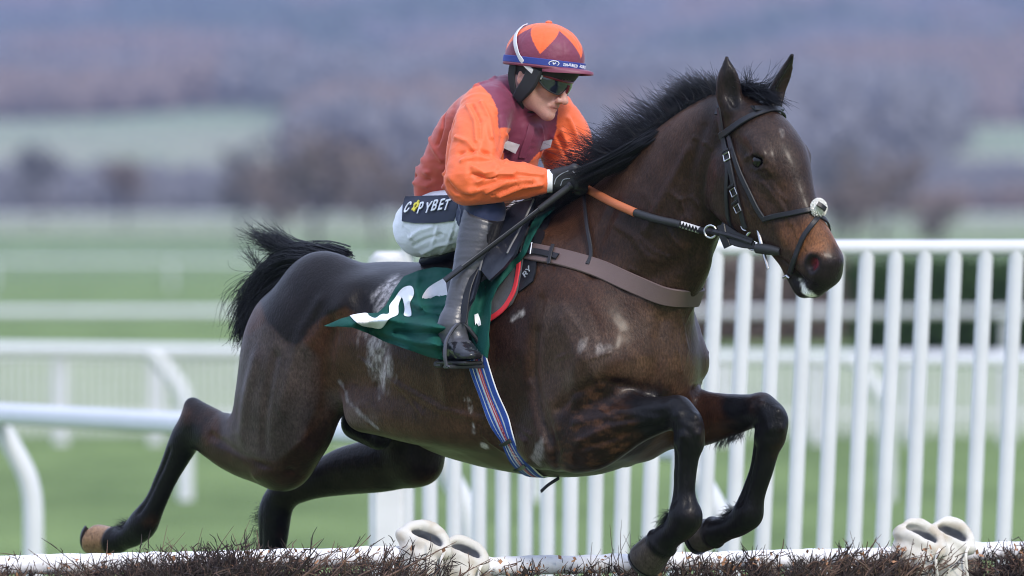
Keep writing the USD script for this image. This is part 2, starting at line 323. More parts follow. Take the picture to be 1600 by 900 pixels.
def patch(poly, at, thick, step=4.0, fold=None, eps=0.0):
    """A cloth of given thickness: the picture polygon is laid over at(px, py) -> point, normal; fold(px, py) lifts it off."""
    from scipy.spatial import Delaunay
    q = np.array(poly, float); qq = np.vstack([q, q[:1]]); edge = []
    for a, b in zip(qq[:-1], qq[1:]):
        k = max(1, int(round(np.linalg.norm(b - a) / step))); edge += [a + (b - a) * i / k for i in range(k)]
    edge = np.array(edge); lo, hi = q.min(0), q.max(0); g = np.stack(np.meshgrid(np.arange(lo[0], hi[0], step), np.arange(lo[1], hi[1], step)), -1).reshape(-1, 2)
    g = g[poly_dist(g, q) < -step * .5]; p2 = np.vstack([edge, g]); tri = Delaunay(p2).simplices; cen = p2[tri].mean(1); tri = tri[poly_dist(cen, q) < -1e-3]
    pn = [at(*p) for p in p2]; v = np.array([a for a, _ in pn]); n = np.array([b for _, b in pn])
    nb = [[] for _ in p2]
    for a, b, c in tri: nb[a] += [b, c]; nb[b] += [a, c]; nb[c] += [a, b]
    A = [np.array(sorted(set(x)), int) if x else np.array([i]) for i, x in enumerate(nb)]
    for _ in range(4): v = np.array([.4 * v[i] + .6 * v[k].mean(0) for i, k in enumerate(A)]) if eps >= 0 else v; n = np.array([n[k].mean(0) + n[i] for i, k in enumerate(A)]); n /= np.linalg.norm(n, axis=1, keepdims=True)
    # smoothing slides points; restore the outline seen from the front
    for i in range(len(edge)): v[i] = v[i] + (np.array(P(p2[i, 0], p2[i, 1], v[i, 1])) - v[i])
    lift = np.array([fold(*p) for p in p2]) if fold else np.zeros(len(p2))
    v = v + n * (lift + abs(eps))[:, None]; v = np.array([P(a, b, y) for (a, b), y in zip(p2, v[:, 1])]); w = v + n * thick
    from collections import Counter
    c = Counter(); 
    for t in tri:
        for a, b in ((t[0], t[1]), (t[1], t[2]), (t[2], t[0])): c[(min(a, b), max(a, b))] += 1
    N = len(p2); f = [tuple(t + N) for t in tri] + [tuple(t[::-1]) for t in tri]
    for t in tri:
        for a, b in ((t[0], t[1]), (t[1], t[2]), (t[2], t[0])):
            if c[(min(a, b), max(a, b))] == 1: f += [(a, b, b + N), (a, b + N, a + N)]
    m = trimesh.Trimesh(np.vstack([v, w]), f, process=False)
    if m.volume < 0: m.invert()
    m.metadata['pix'] = np.vstack([p2, p2]); return m
def rounded(poly, k=4):
    """A closed polygon with its corners rounded."""
    q = np.array(poly, float); n = len(q); return spline(np.vstack([q, q[:1]]), k)[:-1] if n < 4 else np.vstack([spline(np.vstack([q[-2:], q, q[:2]]), k)])[2 * k:-2 * k + (k - 1) - (k - 1)][:n * k]
def moved(m): return trimesh.Trimesh(to_world(np.array(m.vertices)), m.faces, process=False, metadata=m.metadata)

# ------------------------------------------------------------------ materials
M = {}
def mat(name, nodes, links=(), surface='p.BSDF', volume=None): M[name] = usdkit.material(stage, f'/World/Looks/{name}_look', nodes, links, surface, volume)
def plain(name, c, rough=.5, bump=0.0, scale=200.0, var=0.12, **kw):
    """One colour with a fine uneven tone and relief."""
    c = np.array(c, float); n = {'g': ('geometry', {}), 'n': ('noise_texture', {'scale': scale, 'detail': 4.0}), 'n2': ('noise_texture', {'scale': 6.0, 'detail': 5.0}),
         'r': ('rgb_ramp', {'ramp': [(.3, tuple(c * (1 - var))), (.7, tuple(np.minimum(c * (1 + var), .95)))]}), 'p': ('principled_bsdf', {'roughness': rough, **kw})}
    l = [('g.position', 'n.vector'), ('g.position', 'n2.vector'), ('n2.fac', 'r.fac'), ('r.color', 'p.base_color')]
    if bump: n['b'] = ('bump', {'strength': 1.0, 'distance': bump}); l += [('n.fac', 'b.height'), ('b.normal', 'p.normal')]
    mat(name, n, l)
def tinted(name, rough, bump, scale, stretch=(1, 1, 1), var=.15, **kw):
    """Colour from the mesh, with grain."""
    n = {'a': ('attribute', {'attribute': 'col'}), 'g': ('geometry', {}), 'mp': ('mapping', {'scale': stretch}), 'n': ('noise_texture', {'scale': scale, 'detail': 5.0, 'roughness': .6}), 'n2': ('noise_texture', {'scale': 14.0, 'detail': 6.0, 'roughness': .65}),
         'r': ('rgb_ramp', {'ramp': [(.25, (1 - var * 2,) * 3), (.75, (1 + var * 2,) * 3)]}), 'r2': ('rgb_ramp', {'ramp': [(.3, (1 - var,) * 3), (.7, (1 + var,) * 3)]}),
         'm': ('mix', {'mix_type': 'multiply', 'fac': 1.0}), 'm2': ('mix', {'mix_type': 'multiply', 'fac': 1.0}), 'b': ('bump', {'strength': 1.0, 'distance': bump}), 'p': ('principled_bsdf', {'roughness': rough, **kw})}
    mat(name, n, [('g.position', 'mp.vector'), ('mp.vector', 'n.vector'), ('g.position', 'n2.vector'), ('n.fac', 'r.fac'), ('n2.fac', 'r2.fac'), ('a.color', 'm.color1'), ('r.color', 'm.color2'),
        ('m.color', 'm2.color1'), ('r2.color', 'm2.color2'), ('m2.color', 'p.base_color'), ('n.fac', 'b.height'), ('b.normal', 'p.normal')])
tinted('coat', .36, .0024, 170, (1, 1, .45), .28, specular_ior_level=.12, coat_weight=.16, coat_roughness=.22, coat_ior=1.38, sheen_roughness=.4, sheen_tint=(.8, .8, 1))
tinted('silk', .5, .0005, 420, var=.06, sheen_weight=.15, sheen_roughness=.4, specular_ior_level=.3)
tinted('cloth', .8, .0006, 700, var=.08, sheen_weight=.2)
tinted('skin', .48, .0009, 420, var=.09, subsurface_weight=.25, subsurface_scale=.008, subsurface_radius=(1, .35, .2))
tinted('horn', .55, .001, 150, (1, 1, .4), .2)
tinted('webbing', .7, .0005, 900, var=.06)
plain('hair', (.004, .004, .006), .42, specular_ior_level=.3)
plain('black_leather', (.009, .009, .011), .4, .0004, 600, specular_ior_level=.35)
plain('boot_leather', (.055, .056, .066), .34, .0006, 160, specular_ior_level=.5)
plain('patent_leather', (.012, .012, .014), .12, .0003, 120)
plain('brown_leather', (.10, .065, .060), .6, .0005, 500)
plain('orange_rubber', (.42, .12, .045), .65, .0008, 700)
plain('black_rubber', (.012, .012, .013), .5, .0006, 700)
plain('steel', (.55, .55, .56), .25, metallic=1.0)
plain('dark_iron', (.10, .10, .11), .4, metallic=1.0)
plain('glass_dark', (.01, .012, .02), .06, specular_ior_level=.8, coat_weight=.5)
plain('eye', (.004, .003, .0025), .12, specular_ior_level=.45)
plain('white_print', (.72, .73, .76), .6)
plain('fleece', (.75, .73, .68), .9, .004, 160)
plain('foam', (.78, .78, .78), .7, .002, 80)
plain('elastic', (.55, .55, .58), .7, .0006, 700)
plain('white_plastic', (.57, .58, .60), .35, .0006, 14, var=.04)
plain('painted_white', (.60, .60, .61), .5, .001, 30, var=.06)
plain('yellow_print', (.75, .62, .03), .6); plain('navy_print', (.010, .014, .035), .7); plain('blue_print', (.02, .05, .22), .6); plain('red_print', (.5, .02, .03), .7)
plain('grey_felt', (.060, .060, .066), .9, .001, 300); plain('grey_print', (.25, .27, .3), .6); plain('harness_seam', (.05, .008, .016), .7)

# ------------------------------------------------------------------ ground, hills, air
def Wx(px, d): return (px - 800) * d / FPX
def Wz(py, d): return CAMZ - (py - 373) * d / FPX
DH = np.array([-200, 0, 420, 620, 760, 950, 1100, 1400, 1900, 2300, 2900, 3600, 4500, 5600, 7500]); ZH = np.array([0, 0, 0, .4, 2.0, 4.2, 5.5, 12, 21, 34, 56, 86, 128, 185, 260.0])
def terrain(x, d):
    z = np.interp(d, DH, ZH); far = sstep(900, 2600, d); q = np.stack([x / 260, d / 420, 0 * x], -1)
    return z + far * (meshkit.fbm(q, 4, 3) - .5) * 34 + far * x * .012
gx = np.unique(np.concatenate([np.linspace(-2600, 2600, 53), np.linspace(-420, 420, 85), np.linspace(-12, 12, 25)])); gd = np.unique(np.concatenate([np.linspace(-60, 60, 25), np.linspace(60, 600, 28), np.linspace(600, 7400, 170)]))
GX, GD = np.meshgrid(gx, gd, indexing='ij'); GZ = terrain(GX.ravel(), GD.ravel()).reshape(GX.shape)
gv = np.stack([GX, GD - DIST, GZ], -1).reshape(-1, 3); ni, nj = GX.shape; ii, jj = np.meshgrid(np.arange(ni - 1), np.arange(nj - 1), indexing='ij'); a_ = (ii * nj + jj).ravel()
gf = np.stack([a_, a_ + nj, a_ + nj + 1, a_ + 1], 1)
def woods(x, d):
    """Where the hillside is wooded (1) and where it is pasture (0)."""
    n = meshkit.fbm(np.stack([x / 190, d / 520, 0 * x + 3.3], -1), 3, 11)
    w = np.maximum(sstep(.38, .43, n), sstep(4300, 3900, d)) * sstep(2000, 2100, d)
    px, py = 800 + x * FPX / d, 373 - (np.interp(d, DH, ZH) - CAMZ) * FPX / d
    for cx, cy, rx, ry in ((850, 38, 70, 26), (1335, 32, 75, 26), (1560, 255, 110, 50)): w = w * sstep(.7, 1.15, np.hypot((px - cx) / rx, (py - cy) / ry))      # clearings on the hill
    w = np.where((d > 1010) & (d < 1330), 1.0, w); w = np.maximum(w, sstep(430, 560, px) * (1 - sstep(1380, 1500, px)) * (d > 1330) * (d < 2400) * sstep(.3, .36, meshkit.fbm(np.stack([x / 60, d / 200, 0 * x + 7.7], -1), 3, 12)))
    return w
wc = woods(GX.ravel(), GD.ravel()); pn = meshkit.fbm(np.stack([GX.ravel() / 70, GD.ravel() / 120, 0 * GX.ravel()], -1), 3, 21)
past = lerp(np.tile([.20, .245, .15], (len(wc), 1)), (.26, .26, .19), sstep(.45, .6, pn)); past = lerp(past, (.46, .45, .36), sstep(.6, .66, pn) * (GD.ravel() > 3200) * .8)
gcol = lerp(past, (.10, .08, .085), wc); near_ = np.tile([.15, .215, .075], (len(wc), 1)); near_ = lerp(near_, (.14, .20, .09), sstep(.40, .62, meshkit.fbm(np.stack([GX.ravel() / 90, GD.ravel() / 40, 0 * GX.ravel()], -1), 3, 5)) * sstep(160, 300, GD.ravel()))
gcol = near_ * (1 - sstep(700, 900, GD.ravel()))[:, None] + gcol * sstep(700, 900, GD.ravel())[:, None]
mat('turf', {'a': ('attribute', {'attribute': 'col'}), 'g': ('geometry', {}), 'mp': ('mapping', {'scale': (.5, .12, 1)}), 'n': ('noise_texture', {'scale': 1.0, 'detail': 6.0, 'roughness': .6}), 'n2': ('noise_texture', {'scale': 22.0, 'detail': 5.0, 'roughness': .7}),
     'r': ('rgb_ramp', {'ramp': [(.3, (.62, .66, .6)), (.7, (1.3, 1.25, 1.25))]}), 'r2': ('rgb_ramp', {'ramp': [(.3, (.6,) * 3), (.7, (1.35,) * 3)]}), 'm': ('mix', {'mix_type': 'multiply', 'fac': 1.0}), 'm2': ('mix', {'mix_type': 'multiply', 'fac': 1.0}),
     'b': ('bump', {'distance': .03}), 'p': ('principled_bsdf', {'roughness': .9, 'specular_ior_level': .15})},
    [('g.position', 'mp.vector'), ('mp.vector', 'n.vector'), ('g.position', 'n2.vector'), ('n.fac', 'r.fac'), ('n2.fac', 'r2.fac'), ('a.color', 'm.color1'), ('r.color', 'm.color2'), ('m.color', 'm2.color1'), ('r2.color', 'm2.color2'), ('m2.color', 'p.base_color'), ('n2.fac', 'b.height'), ('b.normal', 'p.normal')])
gf3 = np.vstack([gf[:, [0, 1, 2]], gf[:, [0, 2, 3]]]); dcen = GD.ravel()[gf3].mean(1); sel = dcen < 900
tag(obj('ground', trimesh.Trimesh(gv, gf3[sel], process=False), 'turf', col=gcol), kind='structure'); tag(obj('hills', trimesh.Trimesh(gv, gf3[~sel], process=False), 'turf', col=gcol), kind='structure')
rng = np.random.default_rng(11)
# far woods on the hillside: bare winter crowns, one mass
def crown_mesh(r, h, n, seed):
    g = np.random.default_rng(seed); parts = []
    for k in range(n):
        b = trimesh.creation.icosphere(1, 1.0); v = np.array(b.vertices); v *= (1 + .35 * g.normal(0, 1, (len(v), 1))) * r * g.uniform(.3, .55); c = g.normal(0, 1, 3) * [.42 * r, .42 * r, .2 * h]; v[:, 2] *= 1.25; b.vertices = v + c + [0, 0, .62 * h]; parts.append(b)
    t = trimesh.creation.cylinder(.035 * h, h * .6, sections=6); t.apply_translation([0, 0, .3 * h]); parts.append(t); return join(*parts)
for i, (nm, c) in enumerate((('twigs_brown', (.165, .128, .112)), ('twigs_grey', (.150, .148, .158)), ('twigs_dark', (.085, .108, .10)), ('bark', (.055, .045, .04)), ('evergreen', (.030, .05, .022)), ('hedge_leaf', (.036, .066, .022)))): plain(nm, c, .9, var=.3, specular_ior_level=.1)
wood = UsdGeom.PointInstancer.Define(stage, '/World/woodland'); tag(wood, 'bare winter woodland massed in bands over the hazy hillside', 'woodland', kind='stuff')
protos = [obj('crown', crown_mesh(4.2, 10, 5, 31 + k), ('twigs_brown', 'twigs_grey', 'twigs_dark', 'twigs_grey')[k], wood) for k in range(4)]
n = 42000; d = np.concatenate([rng.uniform(1020, 1330, 2600), rng.uniform(1400, 6200, n - 2600)]); x = rng.uniform(-1, 1, n) * (45 + d * .075); k = rng.random(n) < woods(x, d); x, d = x[k], d[k]
wood.CreatePrototypesRel().SetTargets([p.GetPath() for p in protos]); wood.CreatePositionsAttr(Vt.Vec3fArray.FromNumpy(np.stack([x, d - DIST, terrain(x, d) - .5], -1).astype(np.float32)))
tone = meshkit.fbm(np.stack([x / 110, d / 420, 0 * x], -1), 2, 8); bx, by = 800 + x * FPX / d, 373 - (np.interp(d, DH, ZH) - CAMZ) * FPX / d; tone = np.maximum(tone, .75 * sstep(34, 14, seg_dist(np.stack([bx, by], 1), [(200, 25), (420, 45), (540, 110), (640, 175), (800, 215)])) * (d > 2000)); wood.CreateProtoIndicesAttr(Vt.IntArray.FromNumpy(np.where((tone > .56) & (d > 2600), 2, np.where(tone < .46, 0, np.where(rng.random(len(x)) < .6, 1, 3))).astype(np.int32)))
sc = rng.uniform(.6, 1.25, (len(x), 1)) * np.where(d < 1400, .40, 1.15)[:, None] * [1, 1, 1]; wood.CreateScalesAttr(Vt.Vec3fArray.FromNumpy(sc.astype(np.float32)))
ang = rng.uniform(0, np.pi, len(x)); wood.CreateOrientationsAttr(Vt.QuathArray([Gf.Quath(float(math.cos(a)), 0, 0, float(math.sin(a))) for a in ang]))
# single trees on the flat below the hill
def tree_parts(t, h, spread, seed, leaf):
    g = np.random.default_rng(seed); trunk = [rod([(0, 0, -.1), (.02 * h, 0, .25 * h), (0, .01 * h, .55 * h), (0.01 * h, 0, .9 * h)], [.03 * h, .024 * h, .014 * h, .003 * h], 8)]; tw = []
    for k in range(15):
        z0 = g.uniform(.22, .75) * h; a = g.uniform(0, 6.28); L = spread * h * g.uniform(.6, 1.1) * (1.15 - .6 * z0 / h); e = np.array([math.cos(a) * L, math.sin(a) * L, L * g.uniform(.5, 1.1)]); s0 = np.array([0, 0, z0])
        trunk.append(rod([s0, s0 + e * .5 + [0, 0, -.03 * h], s0 + e], [.009 * h, .006 * h, .002 * h], 5, 2))
        for q in range(46):
            b = s0 + e * g.uniform(.35, 1.05) + g.normal(0, .045 * h, 3); dv = g.normal(0, 1, 3) + [0, 0, .8]; dv *= .09 * h / np.linalg.norm(dv); pr = np.cross(dv, g.normal(0, 1, 3)); pr *= .024 * h / np.linalg.norm(pr)
            tw.append((b, b + dv * .5 + pr, b + dv)); tw.append((b, b + dv, b + dv * .5 - pr * .6))
    tv = np.array(tw).reshape(-1, 3); obj('trunk', join(*trunk), 'bark', t); obj('crown', trimesh.Trimesh(tv, np.arange(len(tv)).reshape(-1, 3), process=False), leaf, t, smooth=False)
def copy_of(root, name, label, loc, rotz, scale=1.0, group=None):
    was = root.GetCustomData(); r = thing(name, label or was.get('label'), was.get('category'), loc, rotz, group or was.get('group'))
    if scale != 1.0: UsdGeom.Xformable(r).AddScaleOp().Set((scale,) * 3)
    r.GetReferences().AddInternalReference(root.GetPath()); r.SetInstanceable(True); return r
TREES = [('brown bare tree, broad and dark, left of the jockey beyond the far rails', 490, 620, 9.6, .5, 'twigs_brown'), ('slim bare tree rising just left of the broad dark one beyond the rails', 380, 700, 9.2, .27, 'twigs_grey'), ('bare reddish tree in the gap between the jockey and the broad tree', 590, 690, 8.2, .34, 'twigs_brown'),
         ('bare russet tree behind the muzzle, above the white fence', 1380, 560, 6.9, .55, 'twigs_brown'), ('taller grey bare tree behind the forehead of the horse', 1300, 760, 9.5, .3, 'twigs_grey'), ('low bare bush right of the russet tree above the fence', 1470, 600, 4.6, .45, 'twigs_brown'),
         ('wide low brown tree between the slim tree and the broad dark tree', 425, 660, 7.0, .5, 'twigs_brown'), ('spreading brown tree just behind the rider, right of the reddish one', 650, 720, 7.4, .45, 'twigs_brown'), ('low wide bush beneath the chin and muzzle side of the russet tree', 1330, 540, 4.6, .55, 'twigs_brown'), ('leftmost bare grey tree at the foot of the hill', 60, 880, 8.2, .36, 'twigs_grey'), ('bare brown tree at the foot of the hill above the far rail, second from left', 190, 860, 7.2, .4, 'twigs_brown')]
for k, (lb, px, d_, h_, sp, lf) in enumerate(TREES):
    t = thing('bare_tree', lb, 'tree', (Wx(px, d_), d_ - DIST, float(terrain(np.array([Wx(px, d_)]), np.array([d_]))[0])), k * 1.3, 'bare trees beyond the racecourse'); tree_parts(t, h_, sp, 60 + k, lf)
def bush_row(name, label, cat, x0, x1, d_, h_, th, mat_, n, seed):
    g = np.random.default_rng(seed); L = x1 - x0; core = box((0, 0, h_ * .46), (L, th, h_ * .92), bevel=.2); c = np.stack([g.uniform(-L / 2, L / 2, n), g.uniform(-th / 2, th / 2, n), g.uniform(0.02, 1, n) ** .7 * h_], 1); side = g.random(n) < .7
    c[side, 1] = -th / 2 - g.random(side.sum()) * .1; c[~side, 2] = h_ * (1 + g.normal(0, .05, (~side).sum())); v = c[:, None] + g.normal(0, .09, (n, 3, 3))
    t = thing(name, label, cat, ((x0 + x1) / 2, d_ - DIST, 0)); obj('stems', core, mat_, t); obj('leaves', trimesh.Trimesh(v.reshape(-1, 3), np.arange(3 * n).reshape(-1, 3), process=False), mat_, t, smooth=False)
bush_row('hedge', 'dark green clipped hedge behind the white paled fence', 'hedge', Wx(1330, 150), Wx(1900, 150), 150, 1.45, 1.3, 'hedge_leaf', 9000, 1)
bush_row('hedge', 'brown bare hedge behind the white paled fence, left of the green one', 'hedge', Wx(1040, 165), Wx(1325, 165), 165, 1.5, 1.2, 'twigs_brown', 5000, 2)

# ------------------------------------------------------------------ white rails and fences
def goose_post(t, x, y, z1, r=.045, reach=.45):
    """A bent running-rail post: it leans out from under the rail and then drops to the turf."""
    obj('post', rod([(x - reach, y, z1 - .01), (x - reach * .7, y, z1 - .09), (x - reach * .22, y, z1 - .26), (x - .012, y, z1 - .36), (x, y, z1 - .48), (x, y, z1 * .3), (x, y, -.02)], r, 12, 3), 'white_plastic', t)
def rail_run(label, p0, p1, posts, r, pr, reach, group=None, name='running_rail'):
    t = thing(name, label, 'rail', group=group)
    p0, p1 = np.array(p0, float), np.array(p1, float); obj('rail', rod([p0, (p0 + p1) / 2, p1], r, 16, 6), 'white_plastic', t)
    for u in posts: q = p0 + (p1 - p0) * u; goose_post(t, q[0] + reach, q[1] + .0, q[2], pr, reach)
    return t
def rp(px, py, d_): return (Wx(px, d_), d_ - DIST, Wz(py, d_))
rail_run('white running rail nearest behind the horse, its bent post at the left edge', rp(-160, 639, 41.8), rp(1085, 704, 34.9), [.137, .70, .985], .052, .048, .2)
rail_run('white running rail on bent posts in the middle distance at left', rp(-330, 541, 66), rp(1800, 566, 66), [.0, .265, .52, .78], .05, .058, .27)
# a low picket rail across the course behind it
t = thing('picket_fence', 'long low white picket fence across the course, blurred, behind the running rail', 'fence'); dF = 84.0
obj('rail', rod([rp(-320, 556, dF), rp(1900, 556, dF)], .045, 10, 1), 'white_plastic', t); obj('rail', box((Wx(790, dF), dF - DIST, .30), (13.8, .03, .05)), 'white_plastic', t)
for k in range(176): x = Wx(-320, dF) + .078 * k; obj('pale', box((x, dF - DIST - .022, .48), (.034, .012, .78)), 'painted_white', t)
for k in range(16): x = Wx(95, dF) + .92 * (k - 3); obj('post', rod([(x, dF - DIST + .06, -.02), (x, dF - DIST + .06, .82)], .075, 12, 1), 'white_plastic', t)
for k, (lb, d_, z, step) in enumerate((('white rail low across the turf, third back from the horse', 118, 1.0, 5.2), ('distant white rail halfway up the green turf', 340, 1.1, 7.0), ('farthest white rail, at the foot of the far trees', 860, 1.2, 9.0))):
    t = thing('straight_rail', lb, 'rail', group=None); z0 = float(terrain(np.array([0.]), np.array([float(d_)]))[0]); x0, x1 = Wx(-1400, d_), Wx(3000, d_); obj('rail', rod([(x0, d_ - DIST, z0 + z), (x1, d_ - DIST, z0 + z)], .04 + d_ * .00011, 8, 1), 'white_plastic', t)
    for x in np.arange(x0, x1, step): obj('post', rod([(x, d_ - DIST + .1, z0 - .1), (x, d_ - DIST + .1, z0 + z)], .06, 8, 1), 'white_plastic', t)
# the wing of the obstacle: upright pales under a round top rail
wing = thing('wing_fence', 'tall white fence of upright round pales behind the horse, wing of the hurdle', 'fence')
wx, wy = [], []; x, y = Wx(1680, 33), 33 - DIST; s_ = 0.0
path = [(x, y)]
while True:
    pxn = 800 + FPX * path[-1][0] / (DIST + path[-1][1]); a = math.radians(2 + 34 * sstep(1150, 850, pxn)); path.append((path[-1][0] - .114 * math.cos(a), path[-1][1] + .114 * math.sin(a)))
    if pxn < 688: break
path = np.array(path); zt = 1.985
obj('top_rail', rod(np.c_[path[::3], np.full(len(path[::3]), zt - .02)], .031, 14, 3), 'white_plastic', wing); obj('bottom_rail', rod(np.c_[path[::3] + [-.05, 0], np.full(len(path[::3]), .22)], .028, 10, 3), 'white_plastic', wing)
for k, (x, y) in enumerate(path):
    px = 800 + FPX * x / (DIST + y); ln = .105 * sstep(760, 1150, px); g = .004 * math.sin(k * 7.3)
    obj('pale', rod([(x + g, y, zt - .03), (x - ln * .8 + g, y - .0, .05)], .0295, 14, 1), 'white_plastic', wing)
x, y = path[-1] + [-.075, .03]; obj('end_post', box((x, y, .975), (.15, .14, 1.95), bevel=.03), 'painted_white', wing)

# ------------------------------------------------------------------ the horse
fld = build_horse(); finish_head(fld); hm = fld.mesh(3); del fld
def emboss(m, line, width, depth, Y=None, near=None):
    """Raises (or sinks, depth < 0) a soft ridge along a line of local points."""
    v = np.array(m.vertices); d = seg_dist(v, line); k = np.where(d < width * 2.2)[0]; n = normals(m)
    v[k] += n[k] * (depth * np.exp(-(d[k] / width) ** 2))[:, None]; m.vertices = v
skin0 = Skin(hm)
def on(*px): return np.array([skin0.hit(*p)[0] for p in px])
def both(line): return [line, line * [1, -1, 1]]
for L in both(on((1221, 404), (1240, 420), (1256, 436), (1274, 446))): emboss(hm, L, .006, -.006)                                             # mouth
for L in both(on((1174, 262), (1180, 266), (1196, 262), (1205, 272))): emboss(hm, L, .006, .004)                                              # eyelids
for L in both(on((1166, 246), (1178, 240), (1192, 244))): emboss(hm, L, .007, .006)
for L in both(on((1190, 285), (1205, 300), (1222, 322), (1236, 350))): emboss(hm, L, .007, .0035)
for L in both(on((1128, 375), (1085, 400), (1035, 425), (985, 445))): emboss(hm, L, .035, -.009)                                             # jugular groove
for pts, dp in (([(960, 350), (990, 370), (1010, 400), (1040, 410)], .004), ([(1005, 300), (1030, 330), (1040, 360), (1060, 380)], .0015), ([(1050, 300), (1070, 330), (1095, 345)], .0015), ([(880, 480), (910, 520), (915, 560), (935, 600)], .005),
                ([(830, 600), (845, 640), (850, 690)], .004), ([(620, 600), (690, 640), (760, 655), (820, 690)], .005), ([(960, 640), (990, 648), (1030, 655)], .005), ([(905, 690), (950, 668), (1000, 660), (1030, 662)], .005), ([(900, 720), (950, 705), (1000, 680)], -.004),
                ([(845, 470), (830, 540), (836, 610), (856, 680)], -.008), ([(870, 420), (905, 450), (930, 500), (940, 540)], -.002), ([(500, 470), (470, 520), (455, 580), (440, 640)], .006), ([(520, 500), (500, 570), (490, 640)], -.008)):
    for L in both(on(*pts)): emboss(hm, L, .012 if abs(dp) < .006 else .022, dp)
for w_, dp, *pts in ((.020, -.012, (838, 520), (832, 590), (844, 650), (866, 705), (884, 742)), (.018, -.010, (872, 640), (900, 612), (940, 596), (985, 604), (1020, 612)), (.03, .010, (880, 500), (905, 560), (900, 620)), (.035, .004, (940, 470), (965, 520), (968, 560)),
    (.03, .008, (400, 560), (385, 620), (378, 680)), (.025, -.009, (520, 520), (512, 580), (500, 640), (488, 690)), (.03, .008, (545, 470), (510, 500), (480, 540)), (.02, -.007, (430, 560), (415, 640), (412, 700)), (.022, .007, (470, 690), (440, 730), (400, 745)), (.014, -.006, (455, 735), (410, 725), (360, 700), (330, 680)),
    (.016, .006, (900, 660), (950, 650), (1000, 640), (1040, 636)), (.012, -.006, (910, 700), (960, 685), (1010, 668), (1045, 660)), (.018, .006, (1075, 235), (1040, 300), (1010, 360)), (.02, -.006, (1100, 200), (1080, 260), (1070, 330)), (.025, -.006, (960, 320), (935, 380), (925, 430)),
    (.03, -.01, (560, 470), (600, 540), (590, 600)), (.03, .008, (650, 480), (690, 560), (700, 620))):
    for L in both(on(*pts)): emboss(hm, L, w_, dp)
for pts in (((1046, 300), (1062, 312), (1070, 335), (1086, 352), (1090, 372)), ((1062, 312), (1080, 308), (1092, 322)), ((1020, 330), (1040, 348), (1052, 375), (1070, 392)), ((1084, 214), (1096, 222), (1106, 224), (1112, 232)), ((1000, 372), (1020, 392), (1044, 402), (1060, 430)), ((1044, 402), (1062, 400), (1076, 410)), ((985, 420), (1010, 432), (1030, 450)), ((1060, 480), (1066, 510), (1058, 545), (1064, 580)),
    ((870, 560), (900, 550), (925, 560), (950, 552)), ((700, 640), (740, 655), (790, 662), (830, 680)), ((740, 655), (765, 690), (800, 712)), ((1205, 285), (1215, 300), (1222, 325)), ((1215, 300), (1228, 312)), ((1240, 350), (1248, 372), (1262, 388)), ((1150, 280), (1160, 310), (1176, 340)), ((930, 640), (960, 655), (990, 650)), ((560, 560), (600, 585), (640, 620), (660, 650))):
    for L in both(on(*pts)): emboss(hm, L, .0055, .0034)
for a, b in (((1074, 700, -.1), (1070, 800, -.1)), ((1196, 700, .15), (1174, 790, .15)), ((282, 705, -.16), (232, 805, -.16)), ((431, 790, .1), (424, 870, .1))):                # tendons behind the cannon bones
    A0, B0 = np.array(P(*a)), np.array(P(*b)); ax_ = (B0 - A0) / np.linalg.norm(B0 - A0); bk = np.array([-1, 0, 0]) + ax_ * ax_[0]
    for sd_ in (-1, 1): emboss(hm, [A0 + bk * .012 + np.array([0, sd_ * .034, 0]), B0 + bk * .012 + np.array([0, sd_ * .034, 0])], .008, -.006)
for q in ((1060, 648), (1086, 652), (1068, 682), (1090, 680)): emboss(hm, np.array([on(q)[0], on(q)[0] + [0, 0, .004]]), .015, .009)
for q in ((1190, 632), (1216, 642), (1204, 672), (1222, 672)): emboss(hm, np.array([on(q)[0], on(q)[0] + [0, 0, .004]]), .014, .006)
emboss(hm, on((1036, 500), (1029, 530), (1030, 560), (1022, 590), (1012, 612)), .024, -.012)                                                             # between the breast muscles
emboss(hm, on((1062, 660), (1082, 668), (1092, 660)), .014, .004); emboss(hm, on((1074, 700), (1072, 740), (1072, 790)), .008, -.004)
for a, b, r_ in ((P(1038, 843, -.1), P(1005, 881, -.1), .046), (P(1120, 831, .15), P(1088, 839, .15), .043), (P(183, 848, -.16), P(145, 840, -.16), .044)):
    a, b = np.array(a), np.array(b); ax_ = (b - a) / np.linalg.norm(b - a); u_ = np.cross(ax_, [0, 1, 0]); u_ /= np.linalg.norm(u_); w_ = np.cross(ax_, u_); c_ = a + (b - a) * .12; emboss(hm, [c_ + r_ * (math.cos(t) * u_ + math.sin(t) * w_) for t in np.linspace(0, 2 * np.pi, 25)], .010, .006)
rv = np.array(hm.vertices); nz = meshkit.fbm(rv * 9, 3, 4) - .5; hm.vertices = rv + normals(hm) * (nz * .006)[:, None] * (rv[:, 2] > 1.2)[:, None]
V = np.array(hm.vertices); N0 = normals(hm)
Q = to_pix(to_world(V * [1, 0, 1] + np.stack([0 * V[:, 0], -np.abs(V[:, 1]), 0 * V[:, 0]], 1)))       # both flanks share the near side's markings
A = meshkit.fbm(V * 12, 4, 1); B = meshkit.fbm(V * [30, 30, 60], 4, 2)
col = np.tile(np.array([.040, .0185, .0105]), (len(V), 1))
col = lerp(col, (.044, .0245, .0165), sstep(880, 1000, Q[:, 0]) * sstep(640, 540, Q[:, 1]) * .8)
col = lerp(col, (.05, .030, .02), sstep(20, -30, poly_dist(Q, [(1005, 470), (1100, 470), (1110, 620), (950, 640), (960, 560)])) * sstep(.35, .6, A) * .8)
col = lerp(col, (.045, .024, .014), sstep(40, -30, poly_dist(Q, [(560, 560), (850, 600), (870, 740), (600, 720), (500, 660)])) * .7)
